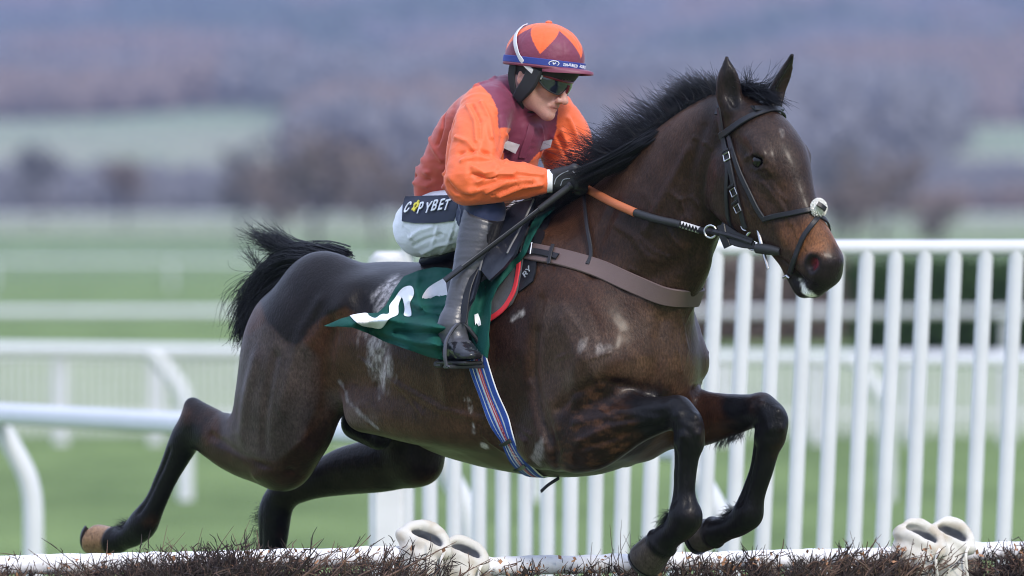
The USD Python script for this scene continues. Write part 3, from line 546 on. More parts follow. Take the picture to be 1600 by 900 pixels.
col = lerp(col, (.0055, .0040, .0040), sstep(5, -4, poly_dist(Q, [(380, 380), (416, 503), (443, 533), (462, 542), (473, 535), (482, 515), (500, 500), (540, 480), (600, 520), (680, 500), (720, 380)]) + (A - .5) * 5))   # left unclipped
col = lerp(col, (.046, .036, .034), sstep(6, -5, poly_dist(Q, [(416, 503), (443, 533), (462, 542), (473, 535), (500, 560), (500, 620), (470, 690), (430, 722), (380, 714), (345, 690), (340, 560)])) * .9)               # clipped quarter
col = lerp(col, (.019, .0095, .0065), sstep(3, -3, poly_dist(Q, [(380, 716), (430, 724), (470, 690), (510, 655), (520, 690), (450, 770), (340, 750), (300, 700), (345, 692)])) * .9)
col = lerp(col, (.05, .026, .015), sstep(24, -10, poly_dist(Q, [(500, 560), (540, 500), (560, 560), (540, 640), (500, 660)])) * .6)
def dist3(*pts): return seg_dist(V, np.array(pts, float))
hair_n = meshkit.fbm(V * [26, 60, 60], 4, 31); blot = meshkit.fbm(V * 16, 4, 33)
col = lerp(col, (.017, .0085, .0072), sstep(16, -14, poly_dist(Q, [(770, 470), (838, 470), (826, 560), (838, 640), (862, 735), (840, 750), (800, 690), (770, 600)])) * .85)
col = lerp(col, (.048, .033, .026), sstep(12, -14, poly_dist(Q, [(838, 470), (905, 470), (965, 555), (935, 592), (892, 628), (868, 690), (860, 735), (846, 690), (832, 600)])) * .8 * (.5 + .8 * blot))
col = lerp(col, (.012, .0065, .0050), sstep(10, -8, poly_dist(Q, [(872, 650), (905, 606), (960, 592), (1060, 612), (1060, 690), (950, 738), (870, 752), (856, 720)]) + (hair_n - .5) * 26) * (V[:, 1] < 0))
col = lerp(col, (.052, .024, .013), sstep(4, -10, poly_dist(Q, [(872, 650), (905, 606), (960, 592), (1040, 612), (1010, 680), (950, 738), (870, 752), (856, 720)])) * sstep(.48, .66, hair_n) * .8 * (V[:, 1] < 0))
col = lerp(col, (.085, .064, .058), sstep(14, -12, poly_dist(Q, [(512, 615), (540, 612), (580, 640), (598, 668), (560, 664), (520, 668)])) * sstep(.3, .6, blot) * .75)
col = lerp(col, (.075, .043, .026), sstep(26, -10, poly_dist(Q, [(985, 520), (1040, 500), (1100, 520), (1095, 610), (1010, 612)])) * sstep(.4, .65, blot) * .6)
col = lerp(col, (.020, .013, .0105), (V[:, 0] > P(1112, 260)[0]) * sstep(P(1105, 250)[0], P(1130, 250)[0], V[:, 0]) * (V[:, 2] > P(1200, 500)[2]) * .75 * (.6 + .6 * blot))
black = (.0042, .0040, .0048); dark = (.022, .010, .006)
ff = [P(1090, 655, .15), P(1170, 645, .15)]
col = lerp(col, (.036, .015, .008), sstep(.16, .08, dist3(*ff)) * .9 * (V[:, 2] < 1.55))
col = lerp(col, (.013, .007, .005), sstep(.13, .05, dist3(P(1000, 635, -.14), P(1050, 640, -.12))) * .6)
for L, r in (([P(1025, 640, -.12), P(1076, 664, -.10), P(1070, 760, -.10), P(1070, 815, -.1), P(1010, 878, -.1)], .11), ([P(1165, 640, .15), P(1208, 655, .15), P(1170, 805, .15), P(1085, 845, .15)], .1),
             ([P(318, 668, -.16), P(290, 690, -.16), P(225, 815, -.16), P(186, 844, -.16)], .105), ([P(480, 755, .12), P(435, 790, .1), P(408, 930, .1), P(352, 982, .1)], .11), ([P(301, 633, -.16), P(312, 650, -.16)], .06)):
    col = lerp(col, black, sstep(r, r * .5, dist3(*L) + (A - .5) * .09))
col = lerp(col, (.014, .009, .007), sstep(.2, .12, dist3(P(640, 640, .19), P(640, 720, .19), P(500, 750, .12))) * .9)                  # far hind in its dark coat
col = lerp(col, (.045, .016, .008), sstep(.075, .03, dist3(P(672, 735, .24), P(665, 750, .2))) * .8)
head = V[:, 0] > P(1100, 300)[0]
for c, r0, r1, cc, k in (((1268, 372), .095, .03, (.17, .072, .030), .9), ((1232, 365), .06, .02, (.085, .038, .017), .8), ((1185, 330), .08, .03, (.042, .022, .013), .6), ((1148, 255), .05, .02, (.07, .037, .02), .5), ((1225, 300), .06, .02, (.05, .026, .015), .6)):
    a = on(c)[0]; col = lerp(col, cc, sstep(r0, r1, np.minimum(np.linalg.norm(V - a, axis=1), np.linalg.norm(V - a * [1, -1, 1], axis=1)) + (A - .5) * .03) * k * head)
nose = [P(1290, 420), P(1275, 452), P(1255, 458)]
col = lerp(col, (.012, .009, .010), sstep(.075, .05, dist3(P(1300, 430), P(1282, 440), P(1258, 455)) + (A - .5) * .02) * head)
for Y in (-1, 1):
    n_ = np.array(S(1290, 412, Y * .055, 0, 0)[:3]); col = lerp(col, (.010, .008, .009), sstep(.042, .028, np.linalg.norm(V - n_, axis=1))); col = lerp(col, (.10, .015, .02), sstep(.022, .012, np.linalg.norm(V - n_ - np.array([.004, -Y * .008, 0]), axis=1)))
    e_ = np.array(S(1217, 252, Y * .095, 0, 0)[:3]); col = lerp(col, (.010, .007, .006), sstep(.04, .02, np.linalg.norm(V - e_, axis=1)) * .85)
for a, b in (((1143, 165), (1135, 100)), ((1207, 165), (1238, 92))):
    Y = -.06 if a[0] < 1200 else .06; d_ = dist3(P(*a, Y), P(*b, Y * 1.15)); col = lerp(col, (.018, .012, .011), sstep(.06, .035, d_) * .8); col = lerp(col, (.006, .005, .005), sstep(.03, .012, dist3(P(*a, Y) + np.array([.02, -.012, 0]), P(*b, Y * 1.15) + np.array([.012, -.008, 0]))) * .9)
# sweat dried white, foam at the mouth, a few white hairs
st = meshkit.fbm(V * [40, 40, 18], 4, 7)
col = lerp(col, (.010, .0075, .0075), sstep(.09, .05, dist3(P(555, 664, 0), P(592, 684, 0)))); sweat = np.maximum.reduce([sstep(.075, .015, dist3(*on((604, 470), (592, 500), (588, 545), (596, 590)))[:, None] if False else dist3(*on((612, 445), (598, 490), (588, 535), (596, 580))) + (st - .5) * .10) * (.25 + .75 * sstep(.35, .6, meshkit.fbm(V * [110, 110, 45], 3, 41))) * .8,
    sstep(.05, -.02, dist3(*on((575, 520), (590, 560))) + (st - .42) * .16) * sstep(.35, .6, meshkit.fbm(V * [120, 120, 60], 3, 42)) * .4, sstep(.016, -.004, dist3(*on((812, 490), (800, 502))) + (st - .42) * .06) * .9, sstep(.012, -.006, dist3(*on((730, 625), (742, 665), (760, 700))) + (st - .45) * .07) * .9,
    sstep(.03, 0, dist3(*on((915, 538), (940, 548))) + (st - .45) * .1) * .25, sstep(.03, 0, dist3(*on((848, 690), (838, 720))) + (st - .45) * .1) * .3])
col = lerp(col, (.42, .40, .40), np.clip(sweat, 0, 1))
foam = sstep(.014, .002, dist3(*on((1250, 436), (1256, 452), (1268, 462), (1284, 462))) + (st - .5) * .04); col = lerp(col, (.75, .75, .74), foam)
star = .12 * sstep(.008, 0, dist3(*on((1219, 205), (1222, 213))) + (st - .45) * .04) * .8; col = lerp(col, (.5, .48, .46), star)
col = lerp(col, (.30, .29, .29), sstep(.012, .0, dist3(*on((530, 598), (545, 628), (590, 668))) + (st - .5) * .03) * .45)
hoof = np.zeros(len(V), bool); light = np.zeros(len(V))
HOOVES = [(P(1036, 845, -.1), P(1005, 881, -.1)), (P(1118, 832, .15), P(1088, 839, .15)), (P(182, 848, -.16), P(145, 840, -.16)), (P(376, 963, .1), P(356, 979, .1))]
for (a, b), nr in zip(HOOVES, (0, 0, 1, 0)):
    a, b = np.array(a), np.array(b); t = (V - a) @ (b - a) / ((b - a) @ (b - a)); k = (t > .15) & (np.linalg.norm(V - a - np.clip(t, 0, 1.1)[:, None] * (b - a), axis=1) < .09); hoof |= k
    col = lerp(col, (.21, .13, .075) if nr else (.040, .034, .030), k * sstep(.15, .3, t)); col = lerp(col, (.32, .30, .28) if nr else (.04, .04, .042), k * sstep(.93, .97, t) * .8)
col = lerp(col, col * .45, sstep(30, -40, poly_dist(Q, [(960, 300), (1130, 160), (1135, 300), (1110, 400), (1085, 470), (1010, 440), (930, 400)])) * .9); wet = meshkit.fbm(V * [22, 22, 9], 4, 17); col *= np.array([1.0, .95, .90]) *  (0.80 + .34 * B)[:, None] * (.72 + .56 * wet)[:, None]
horse = thing('racehorse', 'dark bay racehorse in mid-leap over the brush hurdle, ears pricked', 'horse', (HX, 0, 0), -YAW)
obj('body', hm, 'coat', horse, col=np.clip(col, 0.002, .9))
skin = Skin(hm)
for a, b in HOOVES:
    a, b = np.array(a), np.array(b); ax_ = (b - a) / np.linalg.norm(b - a); u_ = np.cross(ax_, [0, 1, 0]); u_ /= np.linalg.norm(u_); w_ = np.cross(ax_, u_); tt_ = np.linspace(-2.4, 2.4, 25); obj('horseshoe', ribbon([b - ax_ * .004 + .047 * (math.cos(t) * u_ + math.sin(t) * w_) for t in tt_], [ax_] * 25, .018, .009, k=1), 'dark_iron', horse)
for Y in (-1, 1):
    c = np.array(S(1214, 252, Y * .0775, 0, 0)[:3]); e = trimesh.creation.icosphere(3, .0225); e.apply_translation(c); obj('eye', e, 'eye', horse)
# hair: mane, forelock, tail, tufts
rng = np.random.default_rng(5)
def strands(roots, dirs, length, n, bend, spread, w, steps=8, clump=.5, grav=0.3):
    """n hairs from random places along the root line; dirs and bends are interpolated along it."""
    roots, dirs, bend = np.array(roots, float), np.array(dirs, float), np.array(bend, float); L = np.broadcast_to(length, (len(roots),)).astype(float)
    nc = max(4, n // 22); tc = rng.random(nc) * (len(roots) - 1); jit = rng.normal(0, 1, (nc, 3)) * spread; jl = rng.uniform(.6, 1.15, nc); pts = []
    for i in range(n):
        c = rng.integers(nc); t = np.clip(tc[c] + rng.normal(0, .12), 0, len(roots) - 1.001); k = int(t); u = t - k
        mix_ = lambda a: a[k] * (1 - u) + a[k + 1] * u
        o = mix_(roots) + rng.normal(0, 1, 3) * [.006, .012, .006]; d = mix_(dirs) + jit[c] + rng.normal(0, 1, 3) * spread * (1 - clump); d /= np.linalg.norm(d); b = mix_(bend); ll = mix_(L) * jl[c] * rng.uniform(.75, 1.08)
        s = np.linspace(0, 1, steps)[:, None]; wob = rng.normal(0, 1, 3) * .018 * ll / .15
        pts.append(o + d * s * ll + b * s ** 2 * ll + wob * s ** 3)
    p = np.concatenate(pts); wd = np.tile(np.linspace(1, .25, steps), n) * w; return p, np.full(n, steps), wd
def along(line, n, steps, r0, r1, wob, w, lmin=.6):
    """Hairs that follow a guide line, fanning out from r0 to r1."""
    g = spline(np.array(line, float), 12); pts = []; lead = .28 if n < 1000 else 0.0; nc = n // 30
    cl = rng.normal(0, 1, (nc, 3))
    for i in range(n):
        o = cl[rng.integers(nc)] * .85 + rng.normal(0, 1, 3) * .35; e = rng.uniform(lmin, 1.05); s = np.linspace(0, 1, steps); q = np.clip(rng.random() * lead * (1 - s) + s * e, 0, 1) * (len(g) - 1); k = np.minimum(q.astype(int), len(g) - 2); u = (q - k)[:, None]
        c = g[k] * (1 - u) + g[k + 1] * u; pts.append(c + o * (r0 + (r1 - r0) * s ** .9)[:, None] + rng.normal(0, 1, 3) * wob * (s ** 3)[:, None])
    return np.concatenate(pts), np.full(n, steps), np.tile(np.linspace(1, .3, steps), n) * w
cr = [S(*q, 0, 0, 0)[:3] for q in ((868, 350), (905, 325), (950, 292), (1000, 255), (1050, 215), (1090, 187), (1130, 165))]
crest = np.array(cr)
for i, c in enumerate(crest):                                       # sit on the neck's ridge
    k = np.argsort(np.abs(V[:, 1]) * 2 + np.linalg.norm(V[:, [0, 2]] - c[[0, 2]], axis=1))[:30]; k = k[np.argmax(V[k, 2])]; crest[i] = [c[0], 0, V[k, 2] - .01]
p1 = strands(crest, [(-.55, -.2, .2), (-.5, -.15, .35), (-.55, 0, .65), (-.5, 0, .85), (-.45, 0, .9), (-.4, 0, .9), (-.3, 0, .9)], [.15, .15, .145, .13, .115, .105, .09], 4600, [(-.25, -.3, -.55), (-.35, -.2, -.4), (-.55, 0, -.15), (-.6, .1, -.15), (-.55, .1, -.2), (-.5, .1, -.2), (-.3, 0, -.2)], .2, .0022)
p2 = strands(crest, [(-.6, -.5, .1)] * 2 + [(-.6, -.3, .6)] * 5, [.10, .09, .06, .05, .045, .045, .04], 1800, [(-.2, -.1, -.7)] * 7, .12, .0024)
pf = [S(*q, 0, 0, 0)[:3] for q in ((1150, 148), (1170, 145), (1188, 152))]
p3 = strands(pf, [(.3, -.1, .5), (.55, .05, .3), (.6, .1, .1)], [.10, .085, .075], 900, [(.3, 0, -.55)] * 3, .10, .002)
p4 = strands(pf, [(-.2, .1, .9), (.1, .1, .9), (.3, .1, .8)], [.08, .09, .12], 90, [(.2, 0, -.1)] * 3, .35, .0016)
p5 = along([P(1035, 205, -.03), P(985, 235, -.06), P(940, 262, -.09), P(908, 280, -.10)], 600, 10, .014, .014, .012, .0022, .55)
p6 = along([P(1010, 225, -.04), P(965, 250, -.09), P(925, 268, -.12), P(900, 276, -.13)], 420, 10, .016, .013, .01, .002, .7)
hp = [p1, p2, p3, p4, p5, p6]; curves('mane', np.concatenate([x[0] for x in hp]), np.concatenate([x[1] for x in hp]), np.concatenate([x[2] for x in hp]), 'hair', horse)
tl = [P(520, 418), P(485, 405), P(452, 405), P(425, 425), P(410, 455), P(398, 490), P(392, 525)]
tu = [P(520, 416), P(488, 402), P(455, 391), P(428, 380), P(400, 369)]
tails = [along([P(520, 420), P(487, 412), P(455, 416), P(428, 436), P(410, 465), P(397, 497), P(390, 525)], 6000, 12, .024, .026, .012, .0026), along([P(515, 420), P(480, 420), P(450, 440), P(425, 475), P(405, 520)], 2600, 12, .02, .035, .02, .0024), along(tu, 900, 10, .022, .020, .02, .0018, .7), along([P(470, 410), P(420, 440), P(380, 455), P(352, 490), P(358, 540)], 60, 12, .02, .05, .04, .0016, .8),
         along([P(440, 420), P(405, 400), P(385, 372)], 90, 8, .03, .02, .02, .0016, .8)]
curves('tail', np.concatenate([x[0] for x in tails]), np.concatenate([x[1] for x in tails]), np.concatenate([x[2] for x in tails]), 'hair', horse)
fe = [strands([P(1050, 800, -.1), P(1046, 822, -.1), P(1040, 836, -.1)], [(-.8, -.1, -.1)] * 3, .04, 520, [(0, 0, -.4)] * 3, .3, .0016, 5), strands([P(1152, 796, .15), P(1140, 815, .15)], [(-.8, -.1, .2)] * 2, .04, 420, [(0, 0, -.3)] * 2, .3, .0016, 5),
      strands([P(205, 822, -.16), P(198, 832, -.16)], [(-.7, 0, .7)] * 2, .05, 300, [(0, 0, -.3)] * 2, .25, .0016, 5), strands([P(1010, 846, -.1), P(1000, 856, -.1)], [(-.6, 0, .7)] * 2, .02, 160, [(0, 0, -.3)] * 2, .3, .0014, 5),
      strands([P(1100, 700, .15), P(1140, 684, .15), P(1165, 672, .15)], [(-.3, -.2, -.8)] * 3, .024, 260, [(0, 0, -.2)] * 3, .3, .0014, 5), strands([P(408, 790, .1), P(402, 850, .1)], [(-.8, 0, -.3)] * 2, .02, 300, [(0, 0, -.2)] * 2, .3, .0014, 5)]
curves('feather', np.concatenate([x[0] for x in fe]), np.concatenate([x[1] for x in fe]), np.concatenate([x[2] for x in fe]), 'hair', horse)

# ------------------------------------------------------------------ tack
HLOC = (HX, 0, 0)
def hthing(*a, **k): return thing(*a, loc=HLOC, rotz=-YAW, **k)
def strap(pix, off, width, thick, hit=None, mirror=False):
    """A strap lying on the horse through the given pixels; mirrored, it goes on over the middle and down the far side."""
    q = [(hit or skin.hit)(*p) for p in pix]; p = np.array([a + n * off for a, n in q]); n = np.array([b for _, b in q])
    if mirror: p, n = np.vstack([p, (p * [1, -1, 1])[::-1]]), np.vstack([n, (n * [1, -1, 1])[::-1]])
    for _ in range(2): n[1:-1] = (n[:-2] + 2 * n[1:-1] + n[2:]) / 4
    return ribbon(p, n, width, thick)
def flip(m): return trimesh.Trimesh(np.array(m.vertices) * [1, -1, 1], np.array(m.faces)[:, ::-1], process=False)
br = hthing('bridle', 'black leather bridle with crossed noseband and white fleece pad on the horse head', 'bridle')
cheek = strap([(1125, 168), (1128, 195), (1133, 225), (1140, 252), (1147, 285), (1155, 318), (1166, 356)], .003, .019, .006)
for nm, m in (('cheekpiece', cheek), ('throatlash', strap([(1133, 225), (1137, 262), (1136, 305), (1140, 345), (1150, 362)], .002, .015, .005)), ('noseband_cheek', strap([(1140, 213), (1147, 240), (1157, 270), (1172, 302), (1184, 326), (1195, 343)], .003, .017, .006)),
              ('noseband', strap([(1193, 343), (1212, 338), (1240, 333), (1264, 329), (1279, 328)], .004, .016, .006)), ('noseband', strap([(1281, 334), (1272, 348), (1258, 368), (1249, 388), (1242, 408), (1236, 426)], .004, .016, .006))):
    obj(nm, m, 'black_leather', br); obj(nm, flip(m), 'black_leather', br)
obj('browband', strap([(1127, 213), (1140, 204), (1160, 191), (1182, 180), (1203, 173), (1218, 172)], .005, .021, .006, mirror=True), 'black_leather', br)
obj('headpiece', ribbon([S(1148, 180, -.075, 0, 0)[:3], S(1148, 158, -.05, 0, 0)[:3], S(1148, 148, 0, 0, 0)[:3], S(1148, 158, .05, 0, 0)[:3], S(1148, 180, .075, 0, 0)[:3]], [(0, -1, .2), (0, -.6, .8), (0, 0, 1), (0, .6, .8), (0, 1, .2)], .024, .006), 'black_leather', br)
for px, py in ((1139, 246), (1150, 300), (1156, 325)):
    a, n = skin.hit(px, py); d = np.array([.4, 0, -.9]); d -= n * (d @ n); d /= np.linalg.norm(d); e = np.cross(d, n); a = a + n * .011; obj('buckle', rod([a + d * .011 + e * .012, a + d * .011 - e * .012, a - d * .011 - e * .012, a - d * .011 + e * .012, a + d * .011 + e * .012], .0022, 6, 1), 'steel', br)
    obj('keeper', ribbon([a - d * .02 - e * .013, a - d * .02 + n * .002, a - d * .02 + e * .013], [n, n, n], .008, .004), 'black_leather', br)
fp = np.array(S(1284, 330, 0, 0, 0)[:3]); fl = trimesh.creation.icosphere(4, 1.0); fv = np.array(fl.vertices); fv *= [.015, .024, .023]; fv *= (1 + .28 * (meshkit.fbm(fv * 90, 3, 3) - .5))[:, None]
fa, fn = skin.hit(1278, 330); fn2 = np.array([.9, -.25, .3]); fl.vertices = fv + [fa[0] + .012, 0, fa[2] + .01]; obj('fleece_pad', fl, 'fleece', br)
fq = np.random.default_rng(3).normal(0, 1, (700, 3)); fq /= np.linalg.norm(fq, axis=1, keepdims=True); cen = np.array(fl.vertices).mean(0); fpp = np.stack([cen + fq * [.013, .022, .020], cen + fq * [.022, .032, .031]], 1); curves('fleece_hair', fpp.reshape(-1, 3), np.full(700, 2), np.full(1400, .0016), 'fleece', br)
c0 = cen + np.array([.022, -.012, .004]); obj('noseband_disc', ribbon([c0 + [-.004, -.014, .009], c0 + [.005, -.003, 0], c0 + [.007, .009, -.009]], [(.9, -.4, .2)] * 3, .016, .005), 'black_leather', br)
obj('noseband_buckle', rod([P(1224, 434, -.035), P(1229, 431, -.045), P(1233, 434, -.04)], .004, 6, 1), 'steel', br)
# bit, with its ring, cheek bar and rubber guard
BY = -.062
def ring(c, r, w, nrm):
    nrm = np.array(nrm, float) / np.linalg.norm(nrm); u = np.cross(nrm, [0, 0, 1.]); u /= np.linalg.norm(u); v = np.cross(nrm, u); a = np.linspace(0, 2 * np.pi, 25); return rod(np.array(c) + r * (np.cos(a)[:, None] * u + np.sin(a)[:, None] * v), w, 8, 1)
for s in (1, -1):
    mir = (lambda m: m) if s == 1 else flip
    obj('bit_ring', mir(ring(P(1178, 376, BY), .029, .0035, (.25, -1, 0))), 'steel', br); obj('bit_ring', mir(ring(P(1165, 352, BY - .004), .016, .003, (.2, -1, 0))), 'steel', br)
    obj('bit_bar', mir(rod([P(1183, 353, BY - .006), P(1190, 384, BY - .008), P(1200, 420, BY - .006)], [.005, .0062, .0045], 8, 2)), 'steel', br); k_ = trimesh.creation.icosphere(2, .0075); k_.apply_translation(P(1183, 353, BY - .006)); obj('bit_knob', mir(k_), 'steel', br)
    obj('bit_guard', mir(rod([P(1183, 388, BY - .012), P(1200, 390, BY - .008), P(1219, 393, BY + .004)], [.016, .0165, .012], 12, 2)), 'black_rubber', br)
    obj('bit_strap', mir(ribbon([P(1128, 352, -.085), P(1150, 367, -.08), P(1176, 378, BY - .006)], [(.3, -1, .1)] * 3, .02, .006)), 'black_leather', br); obj('bit_strap', mir(ribbon([P(1130, 368, -.085), P(1152, 380, -.08), P(1180, 384, BY - .004)], [(.3, -1, .1)] * 3, .022, .006)), 'black_leather', br)
    obj('bit_strap', mir(ribbon([P(1128, 352, -.088), P(1131, 368, -.09), P(1138, 386, -.085)], [(.3, -1, .1)] * 3, .026, .008)), 'black_leather', br)
# reins
rr = hthing('reins', 'reins from bit to gloves, black with braided and orange rubber grip', 'reins')
def on_air(px, py, off): a, n = skin.hit(px, py); return a + n * off
rein = [P(1176, 380, BY - .008), P(1150, 371, -.082), P(1120, 363, -.092), on_air(1093, 357, .014), on_air(1066, 350, .012), on_air(1030, 342, .012), on_air(997, 333, .012), on_air(960, 317, .012), on_air(915, 298, .015), on_air(895, 290, .02)]
for s in (1, -1):
    mir = (lambda m: m) if s == 1 else flip
    obj('rein_leather', mir(rod(rein[:4], [.009, .009, .01, .010], 8)), 'black_leather', rr); obj('rein_braid', mir(rod(rein[3:5], .0105, 8, 1)), 'elastic', rr); obj('rein_leather', mir(rod(rein[4:7], .0125, 10)), 'black_rubber', rr); obj('rein_grip', mir(rod(rein[6:], .0135, 10)), 'orange_rubber', rr)
    br_ = [rein[3] + (rein[4] - rein[3]) * t for t in np.linspace(0, 1, 13)]; obj('braid_cord', mir(rod([b + np.array([0, -.004 if i % 2 else -.004, .008 * (1 if i % 2 else -1)]) + [0, -.006, 0] for i, b in enumerate(br_)], .0035, 6, 2)), 'black_leather', rr)
    obj('martingale_ring', mir(ring(P(1110, 362, -.097), .019, .0032, (.5, -1, 0))), 'steel', rr)
# breast girth
bg = hthing('breast_girth', 'brown leather breast strap round the horse chest, buckled to the saddle', 'strap')
bgp = [(818, 391), (840, 396), (870, 402), (905, 411), (940, 422), (975, 437), (1005, 450), (1035, 461), (1062, 465)]
m_ = strap(bgp, .004, .058, .007); far_ = flip(m_)
obj('breast_strap', strap(bgp, .004, .058, .007, mirror=True), 'brown_leather', bg)
for s in (1, -1):
    mir = (lambda m: m) if s == 1 else flip
    obj('billet', mir(strap([(768, 402), (785, 393), (805, 390), (825, 393), (850, 398), (874, 405)], .013, .021, .005)), 'black_leather', bg)
    obj('keeper', mir(strap([(867, 388), (864, 402), (862, 417)], .018, .012, .004)), 'black_leather', bg)
    for px in (817, 822, 836): obj('buckle', mir(strap([(px + 1, 384), (px, 392), (px - 1, 401)], .019, .006, .004)), 'steel', bg)
    obj('neck_strap', mir(strap([(917, 304), (919, 330), (922, 360), (925, 388), (924, 404), (918, 416)], .012, .0125, .005)), 'black_leather', bg)
# girth: a striped elastic web
gp_ = [(742, 545), (752, 580), (765, 617), (780, 655), (796, 690), (814, 722), (836, 744)]
gq = [skin.hit(*p) for p in gp_]; gpt = np.array([a + n * .003 for a, n in gq]); gn = np.array([n for _, n in gq]); bot = gpt[-1] * [1, 0, 1] + [0.012, 0, .004]
gpt = np.vstack([gpt, [bot], (gpt * [1, -1, 1])[::-1]]); gn = np.vstack([gn, [(0, 0, -1)], (gn * [1, -1, 1])[::-1]])
gth = hthing('girth', 'blue, white and red striped elastic girth round the horse belly', 'girth')
def web(o0, o1, lift, th):
    p = spline(gpt, 6); n = spline(gn, 6); n /= np.linalg.norm(n, axis=1, keepdims=True); t = np.gradient(p, axis=0); t /= np.linalg.norm(t, axis=1, keepdims=True); b = np.cross(t, n); b /= np.linalg.norm(b, axis=1, keepdims=True)
    c = p + b * (o0 + o1) / 2 + n * lift; return ribbon(c, n, o1 - o0, th, k=1)
plain('web_blue', (.018, .06, .30), .8); plain('web_red', (.36, .05, .08), .8); plain('web_pale', (.42, .47, .58), .8)
hw = .038; obj('web', web(-hw, hw, 0, .004), 'white_print', gth)
for o0, o1, mt in ((-.036, -.018, 'web_blue'), (-.018, -.013, 'web_pale'), (-.013, -.006, 'web_blue'), (-.006, -.001, 'web_red'), (.001, .006, 'web_red'), (.006, .013, 'web_pale'), (.013, .022, 'web_blue'), (.025, .0365, 'web_blue')): obj('stripe', web(o0, o1, .0025, .0025), mt, gth)
for px, py in ((793, 690), (815, 728)): obj('keeper', strap([(px - 9, py + 3), (px, py), (px + 9, py - 4)], .009, .012, .004), 'black_leather', gth)
obj('loose_end', ribbon([P(846, 768, -.02), P(857, 758, -.02), P(874, 747, -.02)], [(0, -1, .3)] * 3, .011, .004), 'black_leather', gth)
# saddle
sd = hthing('saddle', 'small black racing saddle with grey red-edged pad under the jockey', 'saddle')
lowf = lambda o: (lambda px, py: o)
pad_poly = [(836, 360), (822, 400), (818, 425), (812, 452), (800, 476), (770, 500), (740, 512), (720, 500), (715, 440), (740, 395), (790, 350)]
obj('pad', patch(pad_poly, skin.hit, .012, 6, lowf(.004)), 'grey_felt', sd)
bp = [(817, 404), (815, 425), (810, 450), (802, 468), (788, 487), (765, 503)]
obj('pad_binding', strap(bp, .013, .017, .005), 'red_print', sd); obj('pad_cloth', patch([(818, 398), (840, 402), (838, 425), (834, 440), (812, 457), (816, 425)], skin.hit, .006, 5, lowf(.003)), 'black_leather', sd)
obj('pad_cloth', patch([(866, 326), (850, 372), (838, 398), (822, 398), (828, 370), (846, 335)], skin.hit, .006, 5, lowf(.004)), 'black_leather', sd)
fl_poly = [(836, 311), (815, 318), (800, 327), (783, 346), (770, 368), (760, 394), (752, 425), (742, 470), (726, 500), (716, 480), (700, 430), (720, 380), (760, 400), (790, 392), (810, 385), (820, 366), (828, 345), (836, 330)]
plain('saddle_leather', (.012, .014, .022), .35, .0005, 500); plain('piping', (.12, .12, .125), .5)
flapY = lambda x, y: float(np.interp(y, [305, 345, 400, 470, 505], [-.115, -.17, -.262, -.33, -.34])) - .02 * float(sstep(800, 730, x))
flap_at = lambda x, y: (np.array(P(x, y, flapY(x, y))), np.array([.22, -.93, .28]))
obj('flap', patch([(838, 311), (826, 312), (812, 319), (798, 330), (783, 347), (771, 368), (761, 394), (753, 425), (742, 468), (722, 498), (705, 480), (700, 440), (735, 400), (768, 440), (790, 420), (806, 400), (818, 372), (829, 343)], flap_at, .014, 5, lowf(.0)), 'saddle_leather', sd)
for ln in ([(836, 313), (815, 319), (800, 328), (783, 347), (770, 369), (761, 394), (753, 425)], [(838, 313), (829, 333), (815, 362), (803, 384), (796, 398)]):
    q = [flap_at(*p) for p in ln]; obj('flap_piping', rod([a + n * .015 for a, n in q], .0035, 6), 'piping', sd)
seat = [(S(690, 408, 0, 0, 0)[:3], .10), (S(740, 392, 0, 0, 0)[:3], .11), (S(790, 372, 0, 0, 0)[:3], .10), (S(830, 345, 0, 0, 0)[:3], .07), (S(852, 318, 0, 0, 0)[:3], .045)]
sf = Field((-.75, -.2, 1.7), (.25, .2, 2.3), .008); sf.tube([[*p, w, .028] for p, w in seat], .02); obj('seat', sf.mesh(3), 'saddle_leather', sd, smooth=True)
for s in (1, -1):
    if s == -1: obj('flap', flip(patch([(815, 318), (783, 346), (760, 394), (742, 470), (705, 480), (735, 400), (812, 400), (832, 342)], skin.hit, .016, 7, lowf(.02))), 'saddle_leather', sd)
# writing on the pad's black corner
def letters(text, height, pix, tilt, hit, off, mt, parent, name='lettering', up=(0, 0, 1), bold=True):
    tm = meshkit.text_mesh(text, height, .002, bold); v = np.array(tm.vertices); v[:, 0] -= v[:, 0].mean(); v[:, 1] -= v[:, 1].mean(); a, n = hit(*pix); n = n / np.linalg.norm(n)
    r = np.array([CY, 0, 0]); r = np.array([1.0, 0, 0]) - n * n[0]; r /= np.linalg.norm(r); u = np.cross(n, r) * (1 if np.cross(n, r)[2] > 0 else -1); c, s_ = math.cos(tilt), math.sin(tilt); r, u = r * c + u * s_, u * c - r * s_
    tm.vertices = a + n * off + v[:, :1] * r + v[:, 1:2] * u + v[:, 2:] * n; return obj(name, tm, mt, parent, smooth=False)
letters('RY', .020, (827, 425), .9, skin.hit, .010, 'grey_print', sd)
